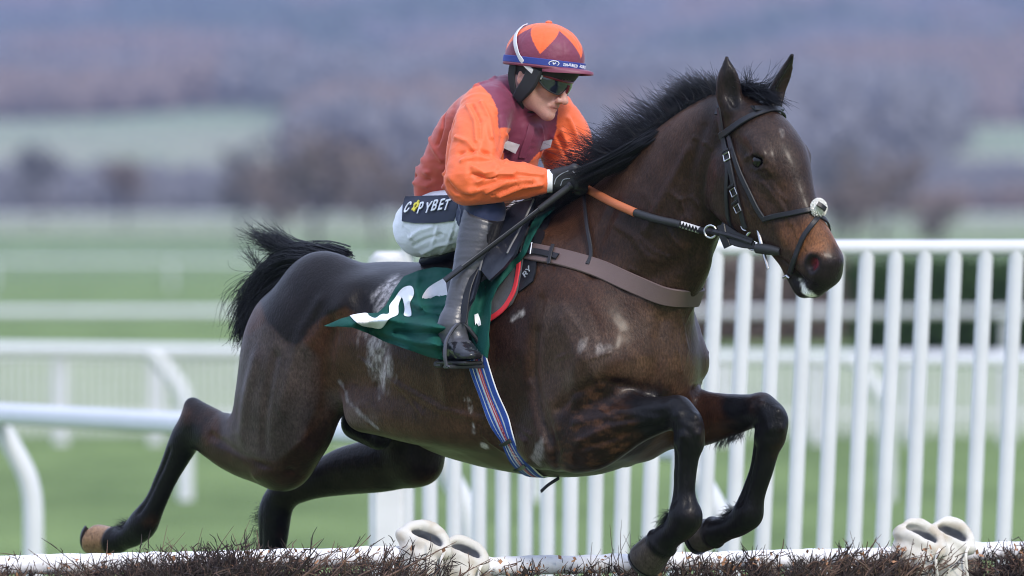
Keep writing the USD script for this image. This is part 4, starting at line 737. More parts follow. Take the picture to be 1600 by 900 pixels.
# number cloth
plain('green_cloth', (.007, .062, .048), .75, .0008, 260, specular_ior_level=.15)
nc = hthing('number_cloth', 'dark green number cloth with a big white numeral flapping behind the boot', 'cloth')
main_poly = [(700, 420), (680, 419), (655, 424), (632, 433), (618, 452), (604, 478), (592, 489), (560, 491), (535, 497), (506, 509), (528, 510), (552, 512), (575, 521), (600, 533), (640, 547), (672, 558), (700, 564), (738, 562), (744, 540), (742, 480), (730, 430)]
CREASES = (([(560, 503), (610, 499), (660, 507), (735, 516)], 6, .018), ([(585, 518), (650, 534), (735, 548)], 5, .012), ([(640, 470), (665, 487), (700, 492), (735, 482)], 5, .018), ([(655, 430), (650, 450), (655, 472)], 5, .010), ([(612, 462), (640, 438), (690, 426)], 5, .010), ([(620, 520), (680, 522), (735, 532)], 4, -.010), ([(660, 478), (690, 478), (735, 465)], 5, .014))
def fold(x, y):
    u = (y - 430) / 130; f = .017 + .022 * abs(math.sin((y - .5 * x) / 24.0)) ** .7 * min(1, max(0, u)) + .010 * math.sin((x * .8 + y * 1.3) / 19.0) + .008 * math.sin((x - .4 * y) / 9.0)
    f += sum(a * math.exp(-(float(seg_dist(np.array([[x, y]]), ln)[0]) / w) ** 2) for ln, w, a in CREASES)
    f += .05 * float(sstep(600, 510, x)) + .03 * float(sstep(500, 560, y)) * .6 + .022 * math.exp(-((y - (505 + (x - 540) * .05)) / 14) ** 2) * float(sstep(480, 560, x)); return max((f * 2.1 - .012) * (.25 + .75 * float(sstep(745, 680, x))), .006)
def crease(m, amp=.0035, k=0.16):
    v = np.array(m.vertices); n = normals(m); v += n * (amp * (meshkit.fbm(v * [16, 30, 26], 4, 9) - .5) * 2)[:, None]; m.vertices = v; return m
obj('cloth', patch(main_poly, skin.hit, .004, 2.8, fold), 'green_cloth', nc, smooth=60)
num = [(547, 493), (572, 489), (577, 493), (587, 497), (597, 491), (608, 490), (609, 478), (617, 467), (626, 454), (635, 448), (644, 448), (647, 456), (646, 463), (641, 474), (643, 486), (642, 494), (632, 493), (633, 483), (630, 468), (627, 466), (623, 478), (623, 489), (620, 493), (611, 497), (606, 501), (599, 511), (592, 514), (581, 512), (565, 509), (552, 499)]
obj('numeral', patch(rounded(num), skin.hit, .002, 2.5, lambda x, y: fold(x, y) + .012), 'white_print', nc, smooth=60)
pale_poly = [(661, 468), (666, 455), (676, 446), (692, 437), (702, 434), (704, 462), (684, 465)]
obj('lining', patch(rounded(pale_poly), skin.hit, .003, 4, lambda x, y: fold(x, y) + .006), 'elastic', nc, smooth=60)
front_poly = [(868, 319), (858, 322), (845, 330), (832, 350), (823, 374), (817, 392), (808, 404), (790, 418), (768, 433), (748, 445), (734, 454), (725, 470), (724, 480), (728, 492), (726, 508), (734, 520), (743, 540), (752, 552), (762, 560), (765, 540), (764, 522), (767, 495), (768, 472), (777, 450), (795, 428), (812, 410), (822, 396), (832, 372), (850, 342), (866, 328)]
def fold2(x, y): return .034 + .020 * math.sin((x * 1.2 + y * .25) / 7.5) * float(sstep(380, 440, y)) + .035 * float(sstep(400, 330, y)) + .02 * float(sstep(460, 540, y)) * .5
obj('cloth', patch(front_poly, skin.hit, .004, 3.2, fold2), 'green_cloth', nc, smooth=60)
obj('crest', patch([(742, 492), (747, 490), (750, 498), (752, 508), (748, 510), (745, 504), (743, 508)], skin.hit, .002, 2.5, lambda x, y: fold2(x, y) + .0055), 'white_print', nc)
obj('cloth', flip(patch(main_poly[:10] + main_poly[13:], skin.hit, .004, 8, lowf(.014))), 'green_cloth', nc, smooth=60)

# ------------------------------------------------------------------ the jockey
jk = hthing('person', 'jockey in orange and maroon silks crouched over the saddle, looking down ahead', 'person')
H0 = np.array(P(845, 113, 0.0)); hy, hp_ = math.radians(14), math.radians(24)
HF = np.array([math.cos(hy) * math.cos(hp_), math.sin(hy) * math.cos(hp_), -math.sin(hp_)]); HL = np.array([-math.sin(hy), math.cos(hy), 0]); HU = np.cross(HF, HL)
roll = math.radians(-3); HL, HU = HL * math.cos(roll) + HU * math.sin(roll), HU * math.cos(roll) - HL * math.sin(roll)
def Hd(f, l, u): return H0 + f * HF + l * HL + u * HU
def HT(f, l, u, a, b): return [*Hd(f, l, u), a, b]
HAX = [HF, HL, HU]
SHn, ELn, WRn = T(752, 182, -.175, 0, 0)[:3], T(732, 283, -.315, 0, 0)[:3], T(858, 283, -.135, 0, 0)[:3]
SHf, ELf, WRf = T(872, 188, .17, 0, 0)[:3], T(893, 262, .235, 0, 0)[:3], T(925, 272, .08, 0, 0)[:3]
KNn, ANn = T(758, 330, -.235, 0, 0)[:3], T(708, 507, -.365, 0, 0)[:3]
KNf = P(838, 345, .27); ANf = P(800, 505, .30)
TRUNK = [S(718, 352, 0, .15, .095), S(716, 290, 0, .14, .10), S(752, 215, 0, .155, .115), S(795, 168, 0, .145, .09), S(818, 148, 0, .075, .065)]
def limb(*ps): return [[*p, a, b] for p, a, b in ps]
def lim(f, pts, k=.03): f.tube(pts, k, dense=5)
def mid(a, b, t): return (np.array(a) * (1 - t) + np.array(b) * t).tolist()
def hand(f, W, K, kd, cd, sgn, k=.006, g=1.0):
    """A fist closed on the rein: palm from the wrist W to the knuckles K; kd runs from first to last knuckle, cd is where the fingers curl to."""
    W, K, kd, cd = (np.array(x, float) for x in (W, K, kd, cd)); kd /= np.linalg.norm(kd); ax = (K - W) / np.linalg.norm(K - W); cd = cd - ax * (cd @ ax); cd /= np.linalg.norm(cd)
    for t in (-1.4, -.5, .5, 1.4): f.tube([[*(W + kd * t * .011), .014 * g, .014 * g], [*(K + kd * t * .0185), .0135 * g, .0135 * g]], .012, dense=1)
    for i, (t, L) in enumerate(((-1.5, .94), (-.5, 1.05), (.5, 1.0), (1.5, .82))):
        a = K + kd * t * .019; b = a + (ax * .55 + cd * .8) * .034 * L; c = b + (cd * .75 - ax * .65) * .026 * L; d = c + (-ax * .95 - cd * .25) * .02 * L
        f.tube([[*a, .0115 * g, .0115 * g], [*b, .0105 * g, .0105 * g], [*c, .0098 * g, .0098 * g], [*d, .009 * g, .009 * g]], k, dense=2)
    a = W + ax * .03 - kd * .022 + cd * .008; b = a + ax * .028 - kd * .014 + cd * .012; c = b + ax * .026 + kd * .006 + cd * .014
    f.tube([[*a, .014 * g, .014 * g], [*b, .0118 * g, .0118 * g], [*c, .0098 * g, .0098 * g]], .01, dense=2)
def limbs_body(f, g=1.0):
    f.tube(np.array(TRUNK) * [1, 1, 1, .9, .88], .04, dense=4)
    for s, SH, EL, WR in ((-1, SHn, ELn, WRn), (1, SHf, ELf, WRf)):
        lim(f, limb((SH, .052, .055), (mid(SH, EL, .5), .045, .047), (EL, .036, .038))); lim(f, limb((EL, .036, .038), (mid(EL, WR, .35), .036, .038), (WR, .024, .027)))
    for s, KN, AN in ((-1, KNn, ANn), (1, KNf, ANf)):
        hip = S(722, 352, s * .095, 0, 0)[:3]; lim(f, limb((hip, .08, .085), (mid(hip, KN, .5), .056, .058), (KN, .036, .038))); lim(f, limb((KN, .036, .038), (mid(KN, AN, .35), .034, .036), (AN, .03, .032)))
        o_ = np.array(AN); lim(f, limb((AN, .028, .03), ((o_ + [-.01, 0, -.055]).tolist(), .024, .026), ((o_ + [.05, s * .03, -.085]).tolist(), .022, .016)))
bf = Field((-.80, -.46, 1.52), (.42, .46, 2.78), .0043); limbs_body(bf)
hand(bf, WRn, P(899, 277, -.105), (.1, .1, -1), (.15, .9, -.35), -1); hand(bf, WRf, P(945, 275, .05), (.1, -.1, -1), (.15, -.9, -.35), 1)
# head and face
bf.tube([S(815, 152, 0, .055, .055), HT(-.03, 0, -.09, .055, .06), HT(-.015, 0, -.03, .06, .07)], .03, dense=3)
bf.ball(Hd(-.005, 0, .03), (.098, .075, .10), .02, HAX); bf.ball(Hd(.034, 0, -.04), (.058, .054, .072), .03, HAX)
bf.tube([HT(.005, .048, -.058, .018, .026), HT(.045, .030, -.092, .014, .016), HT(.078, 0, -.108, .016, .015)], .03); bf.tube([HT(.005, -.048, -.058, .018, .026), HT(.045, -.030, -.092, .014, .016), HT(.078, 0, -.108, .016, .015)], .03)
bf.ball(Hd(.083, 0, -.108), (.013, .016, .013), .014, HAX)
bf.tube([HT(.088, .02, .012, .012, .01), HT(.094, 0, .014, .012, .01), HT(.088, -.02, .012, .012, .01)], .015)
for s in (-1, 1): bf.ball(Hd(.066, s * .042, -.028), (.02, .02, .016), .02, HAX); bf.ball(Hd(-.012, s * .078, -.022), (.018, .01, .031), .008, HAX); bf.ball(Hd(-.010, s * .089, -.02), (.009, .006, .017), .005, HAX, sub=True)
bf.tube([HT(.092, 0, -.004, .009, .009), HT(.106, 0, -.028, .0095, .010), HT(.116, 0, -.046, .011, .011)], .012, side=HL); bf.ball(Hd(.117, 0, -.048), (.0125, .0135, .0115), .006, HAX)
for s in (-1, 1): bf.ball(Hd(.104, s * .014, -.052), (.011, .0085, .009), .006, HAX); bf.ball(Hd(.110, s * .008, -.060), (.005, .004, .004), .003, HAX, sub=True)
bf.ball(Hd(.090, 0, -.068), (.011, .022, .012), .012, HAX)
bf.tube([HT(.083, .024, -.0785, .005, .005), HT(.0985, 0, -.0745, .0075, .006), HT(.083, -.024, -.0785, .005, .005)], .004, dense=4); bf.tube([HT(.082, .021, -.0855, .005, .005), HT(.0965, 0, -.0868, .008, .0065), HT(.082, -.021, -.0855, .005, .005)], .004, dense=4)
bm = bf.mesh(2); del bf; BV = np.array(bm.vertices); L_ = (BV - H0) @ np.stack(HAX, 1)
bc = np.tile([.50, .262, .215], (len(BV), 1)); nn = meshkit.fbm(BV * 45, 3, 5)
def hb(c, r): return np.linalg.norm((L_ - np.array(c)) / np.array(r), axis=1)
bc = lerp(bc, (.52, .25, .19), sstep(1.2, .3, np.minimum(hb((.075, .045, -.035), (.03, .025, .025)), hb((.075, -.045, -.035), (.03, .025, .025)))) * .6); bc = lerp(bc, (.52, .24, .19), sstep(1.2, .4, hb((.117, 0, -.048), (.014, .016, .016))) * .5)
bc = lerp(bc, (.40, .16, .14), sstep(1.15, .8, hb((.094, 0, -.080), (.02, .024, .011))) * .75); bc = lerp(bc, (.20, .08, .07), sstep(1.2, .6, hb((.095, 0, -.0805), (.02, .025, .003))))
bc = lerp(bc, (.30, .19, .155), sstep(1.1, .7, hb((.07, 0, -.098), (.06, .07, .04))) * sstep(.3, .7, nn) * .45 * (hb((.094, 0, -.08), (.03, .026, .012)) > 1)); bc = lerp(bc, (.34, .2, .16), sstep(1.1, .7, hb((.1, 0, -.066), (.02, .026, .006))) * .35)
bc = lerp(bc, (.5, .21, .17), sstep(1.2, .6, np.minimum(hb((-.01, .083, -.022), (.02, .014, .034)), hb((-.01, -.083, -.022), (.02, .014, .034)))) * .6); bc *= (.93 + .14 * nn)[:, None]
obj('body', bm, 'skin', jk, col=bc)
# silks
def folds(m, amp, k, seed, axis_pts=None):
    v = np.array(m.vertices); n = normals(m); q = v * k; w = meshkit.fbm(q + .35 * (meshkit.fbm(v * 9, 3, seed + 5)[:, None] - .5) * np.array([3, 3, 3]), 3, seed); r = 1 - np.abs(2 * w - 1) * 2
    v += n * (amp * (.6 * (np.clip(r, -1, 1)) + .7 * (meshkit.fbm(v * np.array(k) * .45, 2, seed + 1) - .5)))[:, None]; m.vertices = v; return m
jf = Field((-.80, -.48, 1.80), (.42, .46, 2.62), .0042)
jf.tube(np.array(TRUNK[1:]) * [1, 1, 1, 1.06, 1.05], .04, dense=5); jf.tube([S(800, 205, 0, .11, .10), S(790, 250, 0, .11, .085), S(760, 290, 0, .12, .08)], .05); jf.tube([S(712, 318, 0, .148, .088), S(716, 290, 0, .15, .108), S(735, 255, 0, .155, .115)], .03)
for s, SH, EL, WR in ((-1, SHn, ELn, WRn), (1, SHf, ELf, WRf)):
    SHm = (np.array(SH) + [-.01, -s * .03, .015]).tolist()
    lim(jf, limb((SHm, .075, .085), (mid(SH, EL, .35), .082, .088), (mid(SH, EL, .75), .078, .08), (EL, .070, .068)), .05); lim(jf, limb((EL, .070, .070), (mid(EL, WR, .3), .068, .066), (mid(EL, WR, .65), .054, .054), (mid(EL, WR, .93), .036, .037)), .02)
jf.tube([S(808, 158, 0, .085, .075), S(822, 146, 0, .068, .066)], .03); jf.halfspace(mid(EL, WR, .985), np.array(WRf) - np.array(ELf), .09); jf.halfspace(mid(ELn, WRn, .97), np.array(WRn) - np.array(ELn), .08)
jf.ball(P(655, 300, -.1), .001, .001)
jm = jf.mesh(3); del jf; JV = np.array(jm.vertices); Jq = to_pix(to_world(JV))
da = np.minimum(seg_dist(JV, [SHn, ELn, WRn]), 9); db = seg_dist(JV, [SHf, ELf, WRf]); dt = seg_dist(JV, np.array(TRUNK)[:, :3])
sleeve = (np.minimum(da, db) < .112) & (np.abs(JV[:, 1]) > .05)
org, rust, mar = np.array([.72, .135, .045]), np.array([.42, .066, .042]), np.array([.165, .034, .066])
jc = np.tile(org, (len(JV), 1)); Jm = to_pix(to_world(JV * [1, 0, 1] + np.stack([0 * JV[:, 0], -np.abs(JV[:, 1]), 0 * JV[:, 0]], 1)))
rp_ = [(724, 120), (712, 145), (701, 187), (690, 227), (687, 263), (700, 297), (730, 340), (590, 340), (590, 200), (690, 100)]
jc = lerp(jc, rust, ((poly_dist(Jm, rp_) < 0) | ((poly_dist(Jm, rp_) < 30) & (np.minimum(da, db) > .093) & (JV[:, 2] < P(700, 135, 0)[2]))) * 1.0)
yoke = [(716, 126), (735, 126), (748, 131), (766, 149), (777, 173), (780, 193), (782, 217), (786, 237), (790, 263), (800, 266), (817, 263), (833, 245), (864, 217), (869, 200), (872, 160), (860, 95), (770, 92), (735, 98)]
fr = (poly_dist(Jq, yoke) < 0) & (db > .088) & ((da > .1) | (Jq[:, 1] < 200)); top = (poly_dist(Jm, yoke) < 0) & (JV[:, 2] > P(760, 150, -.1)[2]) & (db > .07)
jc = lerp(jc, mar, (fr | top) * 1.0)
e_n = np.exp(-(da / .02) ** 2) * 0
jm = folds(jm, .0055, np.array([7, 9, 17]), 3); jm = folds(jm, .0012, np.array([16, 18, 46]), 8)
for L, dp in (([(742, 268), (770, 262), (800, 268)], .006), ([(735, 300), (775, 285), (815, 285)], .007), ([(745, 250), (752, 225), (750, 195)], .005), ([(770, 305), (800, 292), (840, 283)], .005), ([(705, 190), (700, 230), (690, 270)], -.009), ([(660, 250), (690, 265), (705, 280)], .006), ([(650, 270), (680, 285)], .005), ([(780, 180), (785, 215), (790, 255)], -.006), ([(818, 200), (822, 230), (818, 260)], .004), ([(865, 215), (880, 235), (900, 240)], .005), ([(715, 180), (730, 230), (728, 280)], .004), ([(760, 190), (772, 230), (775, 262)], .005)):
    sk_ = Skin(jm); emboss(jm, [sk_.hit(*p)[0] for p in L], .012, dp)
sk_ = Skin(jm)
for w_, dp, *L in ((.007, .006, (738, 262), (756, 270), (770, 268)), (.006, -.005, (738, 272), (758, 279), (775, 276)), (.008, .007, (745, 285), (775, 272), (800, 272)), (.006, -.006, (748, 293), (780, 281), (808, 280)), (.007, .006, (760, 300), (795, 283), (830, 282)), (.007, .006, (780, 306), (815, 292), (846, 288)), (.005, -.005, (770, 306), (805, 290), (835, 287)),
    (.008, .006, (722, 252), (742, 246), (765, 250)), (.007, -.006, (718, 240), (740, 236), (762, 240)), (.008, .006, (712, 215), (730, 222), (745, 240)), (.007, .005, (730, 165), (742, 190), (744, 220)), (.006, -.005, (738, 165), (750, 190), (752, 215)), (.007, .005, (752, 160), (764, 185), (768, 215)), (.008, -.006, (700, 285), (712, 300), (735, 308)), (.006, .005, (805, 268), (830, 272), (848, 274)),
    (.008, .006, (650, 262), (668, 270), (690, 272)), (.007, -.006, (648, 274), (670, 281), (692, 282)), (.008, .006, (648, 286), (668, 291), (690, 294)), (.008, .005, (668, 215), (680, 235), (690, 250)), (.007, -.005, (690, 175), (692, 200), (684, 225)), (.007, .005, (790, 210), (796, 235), (790, 255)), (.006, .004, (845, 200), (848, 225), (842, 245)), (.008, .006, (878, 205), (886, 225), (895, 238)), (.007, -.006, (872, 215), (880, 238), (890, 248)), (.008, .006, (888, 185), (897, 205), (905, 225)), (.007, .005, (735, 118), (752, 122), (772, 118))):
    emboss(jm, [sk_.hit(*p)[0] for p in L], w_, dp * 1.5)
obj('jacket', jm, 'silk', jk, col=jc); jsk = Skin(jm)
for q, ctr in (([(770, 223), (781, 216), (812, 226), (805, 240)], (797, 229)), ([(827, 240), (832, 224), (862, 218), (859, 230)], (845, 229))):
    h0, n0 = jsk.hit(*ctr); n0 = n0 / np.linalg.norm(n0); flat_at = lambda x, y: (np.array(P(x, y, h0[1])) + n0 * (-(np.array(P(x, y, h0[1])) - h0) @ n0) * .75, n0); obj('reflective_band', patch(q, flat_at, .003, 3, lambda x, y: .012), 'elastic', jk)
plain('silk_maroon', mar, .5, .0004, 500); plain('silk_orange', (.72, .135, .045), .5)
obj('placket', strap([(830, 196), (826, 212), (820, 230), (815, 246)], .001, .026, .004, jsk.hit), 'silk_maroon', jk)
cw = [np.array(S(812, 158, 0, 0, 0)[:3]), np.array(HT(-.03, 0, -.085, 0, 0)[:3])]; ca = (cw[1] - cw[0]) / np.linalg.norm(cw[1] - cw[0]); cu = np.array([1, 0, 0]) - ca * ca[0]; cu /= np.linalg.norm(cu); cv = np.cross(ca, cu); ct = np.linspace(0, 2 * np.pi, 41)
for k_, (rad, up, wd) in enumerate(((.074, .012, .045), (.066, .03, .03))): obj('collar', ribbon([cw[0] + ca * (up + .010 * math.cos(t)) + (rad + .006 * math.cos(t)) * (math.cos(t) * cu + .93 * math.sin(t) * cv) for t in ct], [math.cos(t) * cu + math.sin(t) * cv for t in ct], wd, .005, k=1), 'silk_maroon' if k_ == 0 else 'black_rubber', jk)
cuff = ribbon([*[mid(ELn, WRn, t) for t in (.93, 1.02)]], [(0, -1, 0)] * 2, .01, .002)
obj('cuff', rod([mid(ELn, WRn, .955), mid(ELn, WRn, .99), mid(ELn, WRn, 1.04)], [.0355, .0365, .035], 20, 2), 'white_print', jk); obj('cuff', rod([mid(ELf, WRf, .955), mid(ELf, WRf, 1.04)], [.0355, .035], 20, 1), 'white_print', jk)
pc = np.array(mid(ELn, WRn, .99)); sax = (np.array(WRn) - ELn) / np.linalg.norm(np.array(WRn) - ELn)
gl = Field((-.2, -.24, 1.95), (.36, .2, 2.35), .0032); 
for W_, K_, kd, cd, s, EL in ((WRn, P(899, 277, -.105), (.1, .1, -1), (.15, .9, -.35), -1, ELn), (WRf, P(945, 275, .05), (.1, -.1, -1), (.15, -.9, -.35), 1, ELf)):
    hand(gl, W_, K_, kd, cd, s, .007, 1.16); gl.tube([[*mid(EL, W_, .99), .033, .033], [*W_, .031, .031]], .012, dense=1)
gm = gl.mesh(2); sp = gm.split(only_watertight=False) if False else None; side_ = np.array(gm.vertices)[:, 1]
fy = side_[gm.faces].mean(1) > -.028
for k_ in (~fy, fy):
    g_ = gm.submesh([np.where(k_)[0]], append=True, repair=False); obj('glove', g_, 'black_rubber', jk, smooth=True)
gsk = Skin(gm)
def gl_line(pts, w=.003): q = [gsk.hit(*p, 2.5) for p in pts]; obj('glove_print', rod([a + n * .0006 for a, n in q], w / 2, 5, 3), 'grey_print', jk)
gl_line([(866, 288), (869, 279), (877, 272), (888, 267)]); gl_line([(876, 290), (880, 281), (890, 279), (899, 278)]); gl_line([(895, 267), (899, 272), (904, 275)])
# breeches
pf_ = Field((-.85, -.46, 1.70), (.30, .46, 2.35), .0045)
pf_.tube([S(706, 368, 0, .135, .075), S(712, 345, 0, .15, .10), S(718, 305, 0, .142, .095)], .03)
for s, KN in ((-1, KNn), (1, KNf)):
    hip = S(712, 350, s * .09, 0, 0)[:3]; pf_.tube([[*S(690, 355, s * .085, 0, 0)[:3], .09, .095], [*mid(hip, KN, .3), .09, .095], [*mid(hip, KN, .7), .070, .072], [*KN, .058, .060]], .03, dense=5); pf_.tube([[*KN, .058, .060], [*mid(KN, ANn if s < 0 else ANf, .3), .050, .052]], .02)
pm = pf_.mesh(3); del pf_; pm = folds(pm, .0025, np.array([14, 14, 30]), 13); PV = np.array(pm.vertices); Pm = to_pix(to_world(PV * [1, 0, 1] + np.stack([0 * PV[:, 0], -np.abs(PV[:, 1]), 0 * PV[:, 0]], 1)))
pc_ = np.tile([.66, .67, .71], (len(PV), 1)); hipn = np.array(S(712, 350, -.09, 0, 0)[:3]); tt = (PV * [1, 0, 1] + np.stack([0 * PV[:, 0], -np.abs(PV[:, 1]), 0 * PV[:, 0]], 1) - hipn) @ (np.array(KNn) - hipn) / np.sum((np.array(KNn) - hipn) ** 2)
pc_ = lerp(pc_, (.008, .016, .06), (tt > .79) & (np.abs(PV[:, 1]) > .12))
for w_, dp, *L in ((.007, .005, (640, 372), (655, 360), (676, 354)), (.006, -.005, (646, 384), (664, 374), (690, 366)), (.008, .005, (660, 396), (682, 384), (706, 378)), (.006, .004, (690, 400), (700, 380), (708, 360)), (.006, -.004, (630, 355), (640, 365), (650, 380)), (.006, .004, (672, 398), (678, 376), (684, 356)), (.006, .005, (718, 312), (722, 330), (720, 346)), (.005, -.004, (712, 352), (706, 372), (708, 392))):
    pk_ = Skin(pm); emboss(pm, [pk_.hit(*p)[0] for p in L], w_, dp)
obj('breeches', pm, 'cloth', jk, col=pc_); psk = Skin(pm)
lab = [(634, 308), (660, 307), (690, 306), (709, 306), (716, 312), (715, 328), (710, 345), (680, 349), (650, 349), (629, 346), (630, 322)]
obj('breeches_panel', patch(lab, psk.hit, .003, 4, lambda x, y: .002), 'navy_print', jk)
for ch, px, py, t in (('C', 640, 325, -.02), ('P', 662, 323, .02), ('Y', 673, 322, .03), ('B', 684, 321, .04), ('E', 694, 320, .04), ('T', 702, 319, .05)): letters(ch, .037, (px, py), t, psk.hit, .0065, 'white_print', jk)
a_, n_ = psk.hit(652, 323); n_ /= np.linalg.norm(n_); r_ = np.array([1., 0, 0]) - n_ * n_[0]; r_ /= np.linalg.norm(r_); u_ = np.cross(n_, r_); u_ *= np.sign(u_[2]); gear = []
for k_ in range(32): th = k_ * np.pi / 16; rad = .021 if (k_ % 6) in (0, 1, 2) else .015; gear.append(a_ + n_ * .007 + rad * (math.cos(th) * r_ + math.sin(th) * u_))
gi = [a_ + n_ * .007 + .007 * (math.cos(k_ * np.pi / 16) * r_ + math.sin(k_ * np.pi / 16) * u_) for k_ in range(32)]; fgear = []
for k_ in range(32): q = (k_ + 1) % 32; fgear += [(k_, q, 32 + q), (k_, 32 + q, 32 + k_)]
gv_ = np.array(gear + gi); tg = trimesh.Trimesh(np.vstack([gv_, gv_ - n_ * .003]), fgear + [tuple(np.array(t)[::-1] + 64) for t in fgear], process=False); obj('lettering', tg, 'yellow_print', jk, smooth=False)
# boots
for s, KN, AN in ((-1, KNn, ANn), (1, KNf, ANf)):
    o = np.array(AN) - [0, 0, 0]; kn = np.array(KN); B = Field(np.minimum(kn, o) - [.2, .17, .17], np.maximum(kn, o) + [.26, .17, .10], .004); heel = o + [-.045, 0, -.085]; toe = o + [.118, s * .032, -.098]
    B.tube(limb((mid(KN, AN, -.06), .064, .066), (mid(KN, AN, .15), .063, .065), (mid(KN, AN, .38), .054, .057), (mid(KN, AN, .62), .044, .045), (AN, .037, .039)), .02); B.tube(limb((AN, .042, .046), (o + [-.02, 0, -.055], .036, .042)), .02); B.tube(limb((heel, .032, .03), (o + [.03, s * .008, -.075], .036, .034), (o + [.075, s * .02, -.088], .040, .027), (toe, .033, .022)), .02); B.tube(limb((AN, .037, .039), (o + [.03, s * .008, -.062], .034, .032), (o + [.07, s * .018, -.08], .034, .026)), .02)
    B.halfspace(mid(KN, AN, .02), (kn - o) / np.linalg.norm(kn - o) + np.array([.38, .38 * -s * -1, 0]) * .9, .12); B.halfspace(o + [.03, 0, -.112], (0.08, 0, -1), .17)
    b_ = B.mesh(3); del B; b_ = folds(b_, .0025, np.array([8, 8, 40]), 21); bv = np.array(b_.vertices); foot = bv[:, 2] < o[2] - .052; topb = (bv[:, 2] > mid(KN, AN, .42)[2]) & (((bv - kn) @ np.array([.75, .66, 0]) if s < 0 else (bv - kn) @ np.array([.75, -.66, 0])) > .012 + .012 * (meshkit.noise(bv * 30) - .5))
    boot_c = np.tile([.05, .052, .062], (len(bv), 1)); fc = np.array(b_.faces)
    ft = foot[fc].all(1); tp = topb[fc].all(1) & ~ft
    bo = obj('boot', trimesh.Trimesh(bv, fc[~ft & ~tp], process=True), 'boot_leather', jk, smooth=True); obj('toe_cap', trimesh.Trimesh(bv, fc[ft], process=True), 'patent_leather', bo, smooth=True); obj('inner_panel', trimesh.Trimesh(bv, fc[tp], process=True), 'patent_leather', bo, smooth=True)
    fr_ = np.array([[.965, -s * .26, 0], [s * .26, .965, 0], [0, 0, 1]]); obj('sole', box(o + [.038, s * .010, -.118], (.185, .07, .012), rot=fr_, bevel=.005), 'black_rubber', bo); obj('boot_heel', box(o + [-.045, -s * .01, -.124], (.05, .06, .02), rot=fr_, bevel=.005), 'black_rubber', bo)
    # stirrup iron hanging by its leather
    if s > 0: continue
    ir = thing('stirrup', 'dark stirrup iron under the rider boot, beside the green cloth', 'stirrup', HLOC, -YAW); c = o + [.060, s * .012, -.130]
    arch = [c + np.array([-s * .26 * y - .12 * z, .965 * y, z]) for y, z in ((.062, 0), (.064, .04), (.05, .09), (.0, .135), (-.05, .09), (-.064, .04), (-.062, 0))]; obj('iron', rod(arch, .0065, 8), 'dark_iron', ir); obj('tread', box(c, (.035, .13, .012), rot=fr_, bevel=.003), 'dark_iron', ir)
    obj('stirrup_leather', ribbon([c + [0, 0, .135], c + [-.005, -s * .03, .25], [c[0] - .02, s * .26, c[2] + .36]], [(.1, s, 0)] * 3, .022, .004), 'black_leather', ir)
# helmet with silk cover
hp2 = math.radians(18); GF = HF * math.cos(hp2) + HU * math.sin(hp2); GU = HU * math.cos(hp2) - HF * math.sin(hp2); GA = np.stack([GF, HL, GU]); G0 = H0
def Gd(f, l, u): return G0 + f * GF + l * HL + u * GU
hel = trimesh.creation.icosphere(6, 1.0); hv = np.array(hel.vertices); az = np.arctan2(hv[:, 1], hv[:, 0]); el = np.arcsin(np.clip(hv[:, 2], -1, 1)); HC = (.008, 0, .046); HR = np.array([.130, .110, .110])
keep_ = hv[hel.faces].mean(1)[:, 2] > -.26
star_r = np.abs(((az + np.pi + .62) / (2 * np.pi) * 5) % 1 - .5) * 2; cut_ = .30 + .78 * (1 - star_r) ** 1.0
cc = np.tile(mar, (len(hv), 1)); cc = lerp(cc, (.74, .12, .03), (el > .95 - .86 * star_r) * 1.0)
wob = 1 + .022 * (meshkit.fbm(hv * 5, 3, 2) - .5) - .006 * np.exp(-((np.abs(star_r - .5) - .5) / .06) ** 2); loc_ = hv * HR * wob[:, None] + HC
hel.vertices = G0 + loc_ @ GA
hm_ = trimesh.Trimesh(hel.vertices, hel.faces[keep_], process=False); hm_.remove_unreferenced_vertices() if False else None
ukeep = np.unique(hel.faces[keep_]); rem = np.full(len(hv), -1); rem[ukeep] = np.arange(len(ukeep))
helmet = hthing('helmet', 'jockey helmet with maroon and orange starred silk cover and blue band', 'helmet'); obj('shell', trimesh.Trimesh(np.array(hel.vertices)[ukeep], rem[hel.faces[keep_]], process=False), 'silk', helmet, col=cc[ukeep])
def hel_pt(a, e, k=1.0): return Gd(*(np.array([math.cos(a) * math.cos(e), math.sin(a) * math.cos(e), math.sin(e)]) * HR * k + HC))
aa = np.linspace(-np.pi, np.pi, 49); ring_ = lambda e, k: [hel_pt(a, e, k) for a in aa]; out_ = [np.array(hel_pt(a, 0, 1)) - Gd(*HC) for a in aa]
plain('band_blue', (.018, .035, .21), .6, .0004, 600); plain('harness', (.012, .013, .016), .7, .001, 300)
obj('band', ribbon(ring_(-.13, 1.012), out_, .021, .004, k=1), 'band_blue', helmet); obj('rim', rod(ring_(-.25, 1.02), .006, 8, 1), 'silk_maroon', helmet); bt = trimesh.creation.icosphere(2, .011); bt.vertices = np.array(bt.vertices) * [1, 1, .55] + hel_pt(0, np.pi / 2, 1.015); obj('button', bt, 'silk_orange', helmet)
